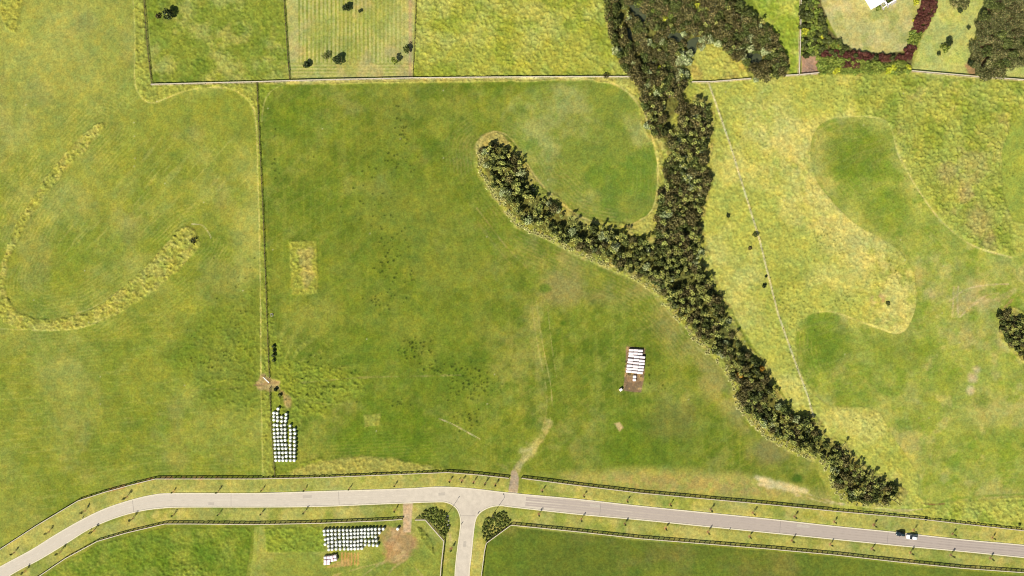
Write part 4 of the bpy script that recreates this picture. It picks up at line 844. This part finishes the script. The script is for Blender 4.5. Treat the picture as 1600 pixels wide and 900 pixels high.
for x, y, s, k, lb in ((1258, 49, 1.15, 'lime_shrub', "lime yellow shrub against the pale garden fence"), (1287, 55, .8, 'lime_shrub', "yellow green shrub between the mixed border and the lawn"), (1312, 70, .8, 'dead_shrub', "orange shrub at the lower corner of the garden lawn"), (1434, 2, .8, 'lime_shrub', "yellow green shrub beside the house terrace"), (1431, 30, .5, 'lime_shrub', "small yellow shrub at the lawn edge of the red bank"), (1375, 11, .8, 'garden_shrub', "bushy shrub in the corner of the white house"),
                       (1536, 31, .8, 'lime_shrub', "upper yellow green shrub on the edge of the olive woodland"), (1531, 57, .8, 'lime_shrub', "lower yellow green shrub on the edge of the olive woodland")): plant(k, x, y, s, lb, 'shrub')
q = MB()                                               # hedge in the terrace planter
v, f = leaf_cloud(gr, [(x_, 0, .5, .5, .8) for x_ in np.linspace(-1.4, 1.4, 7)], 320, .22); q.add([tuple(p) for p in v], [tuple(p) for p in f]); q.tube([(-1.4, 0, .2), (1.4, 0, .2)], .06, 5, 1)
lx, ly = local(7.6, -.6); tag(q.build('box_hedge', [greenl, M['bark']], None, (lx, ly, .18), th), "clipped green hedge inside the house pergola", "hedge")
# brush pile
q = MB()
for _ in range(60):
    a = gr.random()*6.28; x_, y_ = gr.uniform(-2.4, 2.4), gr.uniform(-2, 2); l = gr.uniform(.8, 1.8); z = gr.uniform(.1, .7)*max(0.2, 1-math.hypot(x_, y_)/3.2)
    q.tube([(x_-math.cos(a)*l, y_-math.sin(a)*l, z), (x_, y_, z+.15), (x_+math.cos(a)*l, y_+math.sin(a)*l, z+gr.uniform(-.05, .25))], [.05, .045, .02], 5)
tag(q.build('brush_pile', mat('cut_branches', lin((200, 168, 146)), .9, .3, 3), None, (*P(1266, 108), 0)), "pile of pale cut branches on bare earth by the garden fence", "brush pile")

# trees with trunk and crown of their own
def tree(name, px, py, r, h, leafm, label, n=700, size=.34, seen=None, group=None, seed=1, lobes=9, cat='tree', clear=.25, sparse=False):
    x, y = P(px, py, h*.7 if seen is None else seen); rng = np.random.default_rng(seed*31+int(px)); t = empty(name, (x, y, 0), rng.random()*6)
    mb = MB(); lo = [(0, 0, h*.62, r*.6, .9)]
    for i in range(lobes):
        a = 2*math.pi*(i+rng.random())/lobes; q = r*rng.uniform(.35, .78); rr = r*rng.uniform(.24, .42); lo.append((math.cos(a)*q, math.sin(a)*q, h*clear+rr*.5+(h*(1-clear)-rr)*rng.uniform(.2, .85)*(1.15-q/r*.5), rr, .85))
    v, f = leaf_cloud(rng, lo, n, size, spread=.3, inner=.35 if sparse else .6); mb.add([tuple(p) for p in v], [tuple(p) for p in f]); mb.build('crown', leafm, t)
    tm = MB(); stem_into(tm, rng, h*.7, max(.06, r*.09), 5, r*.6, 0); tm.build('trunk', M['bark'], t)
    return tag(t, label, cat, group)
tree('paddock_tree', 261, 20, 2.2, 4.2, treel, "dark round tree in the paddock beside the striped mown one", 800)
tree('paddock_tree', 246, 25, 1.2, 1.6, manuka, "small brown bush next to the dark round tree in the same paddock", 300, .24, cat='bush')
tree('paddock_tree', 541, 11, 1.5, 2.8, treel, "dark tree near the top end of the striped mown paddock", 520)
tree('paddock_tree', 562, 17, .75, 1.4, treel, "tiny dark bush near the top end of the striped mown paddock", 180, .22, cat='bush')
tree('paddock_tree', 479, 101, 1.6, 2.6, treel, "dark tree at the lower corner of the mown paddock by its inner paddock fence", 520)
tree('paddock_tree', 509, 88, 1.9, 2.2, manuka_g, "thin brownish tree beside the dense dark one in the mown paddock", 280, .24, sparse=True)
tree('paddock_tree', 527, 93, 1.9, 3.8, treel, "dense dark tree in the lower middle of the mown paddock", 760)
tree('paddock_tree', 635, 77, 1.7, 3.2, manuka_g, "grey green tree against the fence of the mown paddock", 460)
tree('paddock_tree', 616, 95, 1.4, 4.4, greenl, "light green upright tree standing off the corner of the mown paddock", 520, .3)
tree('garden_tree', 1484, 66, 1.5, 3.4, treel, "tallest dark tree of the group on the open garden lawn", 560, group=None)
tree('garden_tree', 1478, 74, 1.9, 2.4, greenl, "wide olive tree of the group on the open garden lawn", 560)
tree('garden_tree', 1467, 84, .9, 1.6, treel, "smallest bush of the group on the open garden lawn", 220, .24)
tree('garden_tree', 1514, 43, .8, 1.5, treel, "lone small dark bush on the open garden lawn", 200, .24)
tree('garden_tree', 1495, 2, 2.9, 4.5, woodl, "big olive tree at the top edge of the garden lawn", 1100, .36)
tree('garden_tree', 1508, 4, 2.4, 4.0, woodl, "second olive tree at the top edge of the garden lawn, nearer the woodland", 900, .36)
tree('garden_tree', 1501, 16, 1.2, 2.2, treel, "small dark bush below the big olive trees of the garden lawn", 300, .28)
tr_ = np.random.default_rng(3)
wl_ = scatter(RT_WOOD, 11, 1500, tr_)
for i, (x, y) in enumerate(wl_):
    tree('woodland_tree', x, y, tr_.uniform(2.2, 3.0), tr_.uniform(3.6, 5.2), woodl if tr_.random() < .8 else manuka_g, "broad olive brown tree of the woodland beyond the garden lawn", 900, .36, group="trees of the woodland by the garden", seed=i)
tree('woodland_tree', 1540, 20, 1.7, 3.6, treel, "dark conical tree on the upper edge of the olive woodland", 520)
tree('woodland_tree', 1519, 98, 1.6, 3.0, treel, "dark tree on the lower corner of the olive woodland", 520)
tree('woodland_tree', 1596, 95, 1.5, 3.0, treel, "dark tree under the woodland beside the pale lawn patch", 460)
for x, y, r, h, lb, m_ in ((1138, 337, .9, 1.2, "small green bush alone in the dry pasture beyond the slanting fence", treel), (1181, 367, 1.3, 1.8, "largest bush growing on the slanting wire fence", manuka_g), (1172, 388, .9, 1.1, "straggly bush close to the slanting wire fence", manuka), (1194, 447, 1.0, 1.6, "dark bush on the gully side of the slanting fence", treel), (1197, 432, .6, .8, "tiny bush on the gully side of the slanting fence, above a darker one", treel), (302, 376, 1.7, 1.2, "grey green bush in the end of the curved rank grass strip", treel), (946, 118, 1.3, 2.2, "brown bush on the long pale boundary fence", manuka), (1388, 474, .9, .8, "low tuft bush in the rank grass of the dry pasture", manuka_g),
                          (427, 541, .8, 1.6, "topmost dark bush in the row along the long paddock fence", treel), (428, 548, .8, 1.5, "second dark bush in the row along the long paddock fence", treel), (427, 555, .9, 1.6, "third dark bush in the row along the long paddock fence", treel), (427, 563, .8, 1.4, "greyer last bush in the row along the long paddock fence", manuka_g), (430, 609, .9, 1.3, "dark bush just below the open gate", treel), (437, 618, .9, 1.3, "grey bush between the open gate and the round bales", manuka_g), (1594, 820, .6, .8, "small dark bush behind the road fence at the far end", manuka_g), (1447, 812, .7, .8, "small dark weed clump against the road fence near the cars", manuka_g)):
    tree('field_bush', x, y, r, h, m_, lb, 260, .24, cat='bush', clear=.1, lobes=6)

# young street trees
def street_tree_proto(seed):
    rng = np.random.default_rng(seed); t = empty('street_tree'); h = rng.uniform(2.7, 3.3)
    tm = MB(); tm.tube([(0, 0, -.1), (.02, 0, h*.5), (0, .02, h*.92)], [.05, .04, .015], 6)
    for i in range(7):
        a = rng.random()*6.28; z = h*rng.uniform(.42, .8); l = rng.uniform(.3, .55); tm.tube([(0, 0, z), (math.cos(a)*l*.6, math.sin(a)*l*.6, z+l*.6), (math.cos(a)*l, math.sin(a)*l, z+l*1.2)], [.02, .014, .006], 4)
    tm.build('trunk', M['bark'], t)
    lo = [(rng.uniform(-.15, .15), rng.uniform(-.15, .15), h*z, .36*s, 1.3) for z, s in ((.5, .8), (.62, 1.15), (.74, 1.1), (.86, .8))]
    v, f = leaf_cloud(rng, lo, 95, .17, inner=.3); MB().add([tuple(p) for p in v], [tuple(p) for p in f]).build('crown', streetl, t)
    for s_ in (-1, 1): MB().box((s_*.28, 0, .55), (.06, .06, 1.3)).build('stake', M['timber_dark'], t)
    return t
protos = [street_tree_proto(i) for i in range(5)]; used = set()
ORD = "first second third fourth fifth sixth seventh eighth ninth tenth eleventh twelfth thirteenth fourteenth fifteenth sixteenth seventeenth eighteenth nineteenth twentieth".split()
def street(pts, side):
    w = [p for p in pts if p[0] < 730][::-1]; e_ = [p for p in pts if p[0] >= 730]
    for seq, dirn in ((w, 'curve'), (e_, 'cars')):
        for i, (x, y) in enumerate(seq):
            k = RNG.integers(5)
            if k not in used: o = protos[k]; used.add(k)
            else: o = copy_tree(protos[k])
            o.location = (*P(x, y), 0); o.rotation_euler = (0, 0, RNG.random()*6.28); s = RNG.uniform(.85, 1.1)*(1.12 if x < 260 else .9 if x < 640 else 1.0); o.scale = (s, s, s)
            tag(o, f"{ORD[i]} young street tree from the junction towards the {'bend' if dirn == 'curve' else 'parked cars'} on the {side} verge", 'tree', 'young street trees')
street(STREET_N, 'field side'); street(STREET_S, 'fenced lower')
for i, pr in enumerate(protos):
    if i not in used: bpy.data.objects.remove(pr)

# planting beds at the junction
for pts, lab in ((BED_W, "low shrub in the planting bed between the pale drive and the side road"), (BED_E, "low shrub in the planting bed at the fence corner east of the side road")):
    for x, y in scatter(pts, 3.1, 1200, gr): plant('bed_shrub', x, y, gr.uniform(.8, 1.15), lab, 'shrub', 'bed shrubs '+lab[9:], h=.5)
for i, (x, y, s) in enumerate(((699, 806, .5), (701, 813, .45), (700, 820, .5), (702, 825, .4))):
    mb = MB(); rr = np.random.default_rng(i); mb.lathe([(s*.8, 0), (s, s*.25), (s*.75, s*.6), (s*.2, s*.75)], 9); mb.v = [tuple(np.array(v)*(1+rr.uniform(-.18, .18))) for v in mb.v]
    tag(mb.build('boulder', M['rock'], None, (*P(x, y), .02), i), "pale boulder on the road edge of the planting bed by the drive", 'boulder', 'pale boulders in the bed')

# street lamps
def lamp(px, py, ang, label):
    t = empty('street_lamp', (*P(px, py), 0), ang)
    MB().lathe([(.16, 0), (.16, .06), (.09, .08)], 12).build('base_plate', M['black_metal'], t)
    MB().tube([(0, 0, .08), (0, 0, 3.5), (0, 0, 6.7)], [.10, .085, .06], 10).build('pole', M['black_metal'], t)
    MB().tube([(0, 0, 6.62), (.45, 0, 6.85), (.95, 0, 6.9)], [.05, .045, .04], 8).build('arm', M['black_metal'], t)
    hd = MB().box((1.25, 0, 6.9), (.7, .26, .12), 0, 0, .8).build('lamp_head', M['black_metal'], t); MB().box((1.28, 0, 6.83), (.5, .2, .018)).build('lens', M['lens'], hd)
    return tag(t, label, 'street lamp')
lamp(772, 801, math.radians(110), "black street lamp at the corner bed east of the side road")
lamp(698, 805, math.radians(60), "black street lamp on the bed between the pale drive and the side road")
# small kerbside marker posts
for x, y, m_, lb in ((130, 808.5, 'kerb', "white marker post on the upper kerb of the road bend"), (142, 827.5, 'kerb', "white marker post on the lower kerb of the road bend"), (721.5, 818, 'black_metal', "black post on the bed side kerb of the side road"), (747, 802, 'black_metal', "black post on the inner kerb corner east of the side road"), (1140, 827, 'black_metal', "black post on the lower kerb midway to the parked cars"), (718, 748.5, 'kerb', "white marker post beside the row of five trees above the junction")):
    t = empty('marker_post', (*P(x, y), 0)); MB().lathe([(.13, 0), (.12, .85), (.08, .95), (.02, .98)], 10).build('shaft', M[m_], t); MB().lathe([(.132, .62), (.132, .76)], 10).build('band', M['lens'] if m_ != 'kerb' else M['black_metal'], t); tag(t, lb, 'post')

# ------------------------------------------------------------------ bales
def round_bale_mesh():
    prof = [(.45, 0), (.60, .03), (.655, .12), (.665, .35), (.66, .62), (.665, .9), (.655, 1.08), (.60, 1.17), (.45, 1.205), (.2, 1.19), (.05, 1.17)]
    mb = MB().lathe(prof, 28)
    rr = np.random.default_rng(2); mb.v = [(x*(1+.02*math.sin(9*math.atan2(y, x)+z*5)), y*(1+.02*math.cos(7*math.atan2(y, x)-z*4)), z) for x, y, z in mb.v]
    return mb.mesh('round_bale', [M['wrap']], True)
RB = round_bale_mesh(); TW = MB().lathe([(.09, 1.178), (.10, 1.20), (.07, 1.23), (.03, 1.235)], 8).mesh('wrap_knot', [mat('bunched_wrap', (.45, .47, .44), .5, .2, 6)], True)
bp_ = empty('round_bale'); link('wrap', RB, bp_); link('wrap_knot', TW, bp_); first = [True]
def bale(px, py, label, group):
    o = bp_ if first[0] else copy_tree(bp_); first[0] = False
    o.location = (*P(px, py, 1.1), 0); o.rotation_euler = (0, 0, RNG.random()*6.28); s = RNG.uniform(.83, .89); o.scale = (s, s, RNG.uniform(1.02, 1.12)); tag(o, label, 'bale', group)
cols = [[(208, 190), (207, 230), (208, 272), (212, 330), (210, 383), (213, 428), (215, 472), (222, 516), (222, 562), (222, 605), (225, 657), (230, 703), (232, 747)],
        [(258, 142), (246, 194), (252, 238), (252, 281), (246, 334), (252, 380), (256, 426), (256, 470), (260, 516), (262, 560), (267, 607), (270, 657), (272, 703), (274, 747)],
        [(300, 238), (300, 287), (295, 337), (300, 380), (302, 424), (292, 468), (300, 514), (306, 560), (311, 607), (312, 657), (314, 708), (315, 747)],
        [(352, 205), (350, 248), (345, 284), (337, 330), (340, 380), (340, 425), (340, 468), (342, 510), (346, 562), (350, 607), (352, 655), (355, 698), (357, 747)],
        [(398, 340), (402, 390), (404, 432), (402, 475), (401, 516), (399, 567), (402, 611), (401, 655), (403, 699), (403, 747)],
        [(449, 384), (455, 430), (448, 477), (450, 523), (452, 568), (449, 613), (448, 655), (448, 700), (447, 747)]]
for c, col in enumerate(cols):
    for i, (x, y) in enumerate(col[::-1]): bale(400+x/7.5, 620+y/7.5, f"white round bale by the gate fence, {ORD[c]} column out, {ORD[i]} from the lower end", 'round bales beside the gate fence')
rows = [[(163, 247), (224, 240), (282, 240), (340, 237), (401, 236), (461, 236), (521, 236), (581, 236), (642, 232), (694, 230), (750, 227), (802, 222), (857, 221), (909, 219), (965, 219), (1027, 217), (1087, 217)],
        [(168, 305), (224, 303), (282, 297), (342, 297), (404, 295), (467, 296), (526, 294), (584, 290), (642, 285), (694, 283), (750, 278), (800, 280), (857, 283), (914, 278), (967, 277), (1027, 277)],
        [(180, 382), (226, 371), (287, 360), (342, 360), (404, 347), (468, 353), (530, 350), (586, 347), (642, 342), (692, 340), (748, 335), (800, 337), (857, 330), (914, 332), (970, 340)],
        [(180, 456), (230, 424), (287, 420), (350, 420), (410, 417), (474, 412), (528, 412), (584, 412), (642, 415), (694, 405), (748, 396), (808, 405), (868, 408), (930, 402), (980, 402)],
        [(230, 484), (290, 482), (352, 467), (412, 472), (474, 468), (530, 467), (586, 472), (640, 467), (694, 466), (743, 457), (804, 464), (868, 467), (932, 470), (992, 475)],
        [(237, 540), (290, 537), (352, 530), (415, 532), (480, 530), (540, 530), (590, 528), (645, 527), (697, 525), (752, 522)]]
for r_, row in enumerate(rows):
    for i, (x, y) in enumerate(row): bale(490+x/10, 805+y/10, f"white round bale below the road, {ORD[r_]} row down, {ORD[i]} from the grassy end", 'round bales below the road')
bale(490+131.2, 805+21.7, "white round bale standing alone beside the pale drive", 'round bales below the road')
def square_bale_mesh(sx, sy, sz, m, name):
    me = MB().box((0, 0, sz/2), (sx, sy, sz)).mesh(name, [m]); bevel_mesh(me, min(sx, sy)*.16, 3); me.polygons.foreach_set("use_smooth", [True]*len(me.polygons)); return me
BIG = square_bale_mesh(1.86, .93, 1.1, M['white_wrap'], 'wrapped_bale'); PINK = square_bale_mesh(1.16, 1.08, 1.15, M['pink_wrap'], 'pink_bale'); SMALL = square_bale_mesh(1.25, 1.05, 1.1, M['white_wrap'], 'wrapped_bale')
SW = [(330, 548, 172), (325, 542, 222), (322, 582, 266), (312, 577, 320), (305, 574, 366), (296, 566, 416), (290, 558, 462), (282, 546, 508)]
for r_, (xa, xb, y) in enumerate(SW):
    for i in range(3):
        x = xa+(xb-xa)*(i+.5)/3; yy = y+(i-.2)*(9 if r_ > 1 else 4)+RNG.uniform(-3, 3)
        o = link('wrapped_bale', BIG, None, (*P(950+x/10, 530+yy/10, 1), 0), math.radians(-5 if r_ > 1 else -2)+RNG.uniform(-.03, .03)); w_ = (xb-xa)/3*.25*.1
        o.scale = (w_/1.86*.985, RNG.uniform(.98, 1.06), RNG.uniform(.96, 1.06))
        tag(o, f"pale oblong wrapped bale on the brown pad, {ORD[r_]} row from the top, {['slanting track side', 'middle one', 'gully side'][i]}", 'bale', 'oblong bales on the brown pad')
for x, y, a, lb in ((418, 588, .05, "small pale bale on bare earth touching the oblong bale rows"), (414, 636, .02, "small pale bale alone in the middle of the brown pad"), (203, 790, .6, "tilted pale bale lying off the corner of the brown pad")):
    o = link('wrapped_bale', SMALL, None, (*P(950+x/10, 530+y/10, 1), 0), a); tag(o, lb, 'bale')
for r_, row in enumerate(([(180, 668), (230, 664), (280, 655), (332, 646)], [(183, 715), (238, 712), (290, 706), (342, 694)], [(178, 760), (230, 756)])):
    for i, (x, y) in enumerate(row):
        o = link('pink_bale', PINK, None, (*P(490+x/10, 805+y/10, 1.1), 0), .12+RNG.uniform(-.08, .08)); tag(o, f"pale pink wrapped bale in the small stack, {ORD[r_]} row down, {ORD[i]} along", 'bale', 'pink bales below the white ones')
        o.scale = (1, 1, RNG.uniform(.95, 1.3 if r_ < 2 else 1.0))

# ------------------------------------------------------------------ cars
def loft(sections, m, name, parent):
    """closed skin through rings of equal length"""
    vs = [v for s in sections for v in s]; n = len(sections[0]); k = len(sections)
    fs = [(i*n+j, i*n+(j+1) % n, (i+1)*n+(j+1) % n, (i+1)*n+j) for i in range(k-1) for j in range(n)]+[tuple(range(n-1, -1, -1)), tuple((k-1)*n+j for j in range(n))]
    me = MB().add(vs, fs).mesh(name, [m], True); bm = bmesh.new(); bm.from_mesh(me); bmesh.ops.recalc_face_normals(bm, faces=bm.faces); bm.to_mesh(me); bm.free(); return link(name, me, parent)
def car(px, py, ang, L_, Wd, Ht, paint_, label):
    """front towards local -x"""
    c = empty('parked_car', (*P(px, py, .8), .03), ang)
    def ring(x, w, z0, z1): return [(x, -w*.92, z0), (x, -w, z0+(z1-z0)*.35), (x, -w*.96, z0+(z1-z0)*.8), (x, -w*.84, z1), (x, w*.84, z1), (x, w*.96, z0+(z1-z0)*.8), (x, w, z0+(z1-z0)*.35), (x, w*.92, z0)]
    h = L_/2; w = Wd/2
    loft([ring(-h, w*.72, .35, .58), ring(-h*.93, w*.92, .24, .72), ring(-h*.75, w, .22, .82), ring(-h*.42, w, .2, .92), ring(0, w, .2, .95), ring(h*.6, w, .2, .97), ring(h*.9, w*.95, .24, .95), ring(h, w*.8, .36, .86)], paint_, 'body', c)
    def cab(x, wb, z): return [(x, -wb, z), (x, wb, z)]
    def quad(p, name, m, off=.0):
        me = MB().add(p, [(0, 1, 2, 3)]).mesh(name, [m]); bm = bmesh.new(); bm.from_mesh(me); r = bmesh.ops.solidify(bm, geom=bm.faces[:], thickness=.03); bmesh.ops.recalc_face_normals(bm, faces=bm.faces); bm.to_mesh(me); bm.free(); return link(name, me, c)
    xa, xb, xd, xe = -h*.45, -h*.12, h*.72, h*.93; z0, z1 = .90, Ht; wb, wt = w*.86, w*.70
    quad([(xa, -wb, z0), (xa, wb, z0), (xb, wt, z1-.02), (xb, -wt, z1-.02)], 'windscreen', M['glass'])
    quad([(xe, wb*.95, z0), (xe, -wb*.95, z0), (xd, -wt*.96, z1-.04), (xd, wt*.96, z1-.04)], 'rear_window', M['glass'])
    for s in (-1, 1): quad([(xa, s*wb, z0), (xe, s*wb*.95, z0), (xd, s*wt*.96, z1-.04), (xb, s*wt, z1-.02)], 'side_window', M['glass'])
    rf = loft([[(xb-.04, -wt*.96, z1-.03), (xb-.04, -wt*.5, z1), (xb-.04, wt*.5, z1), (xb-.04, wt*.96, z1-.03)], [((xb+xd)/2, -wt, z1+.0), ((xb+xd)/2, -wt*.5, z1+.06), ((xb+xd)/2, wt*.5, z1+.06), ((xb+xd)/2, wt, z1)], [(xd+.04, -wt*.95, z1-.04), (xd+.04, -wt*.5, z1-.01), (xd+.04, wt*.5, z1-.01), (xd+.04, wt*.95, z1-.04)]], paint_, 'roof', c)
    for x_ in (-h*.62, h*.62):
        for s in (-1, 1):
            wh = MB().tube([(x_, s*(w-.2), .32), (x_, s*(w+.01), .32)], .32, 16).build('wheel', M['rubber'], c); MB().tube([(x_, s*(w-.02), .32), (x_, s*(w+.02), .32)], .19, 12).build('rim', M['steel'], wh)
    for s in (-1, 1):
        MB().box((-h*.93, s*w*.68, .64), (.12, .30, .14)).build('headlight', M['lamp_glass'], c); MB().box((h*.95, s*w*.72, .74), (.12, .24, .2)).build('tail_light', M['red_glass'], c); MB().box((xa+.25, s*(w+.06), .98), (.14, .16, .12)).build('mirror', paint_, c)
    return tag(c, label, 'car')
aR = math.atan2(-10, 100)
car(1407.5, 834.5, aR, 3.5, 1.68, 1.5, M['dark_paint'], "dark hatchback parked on the road against the field side kerb")
car(1425.5, 839.5, aR, 4.3, 1.75, 1.46, M['white_paint'], "white car parked behind the dark hatchback on the road")
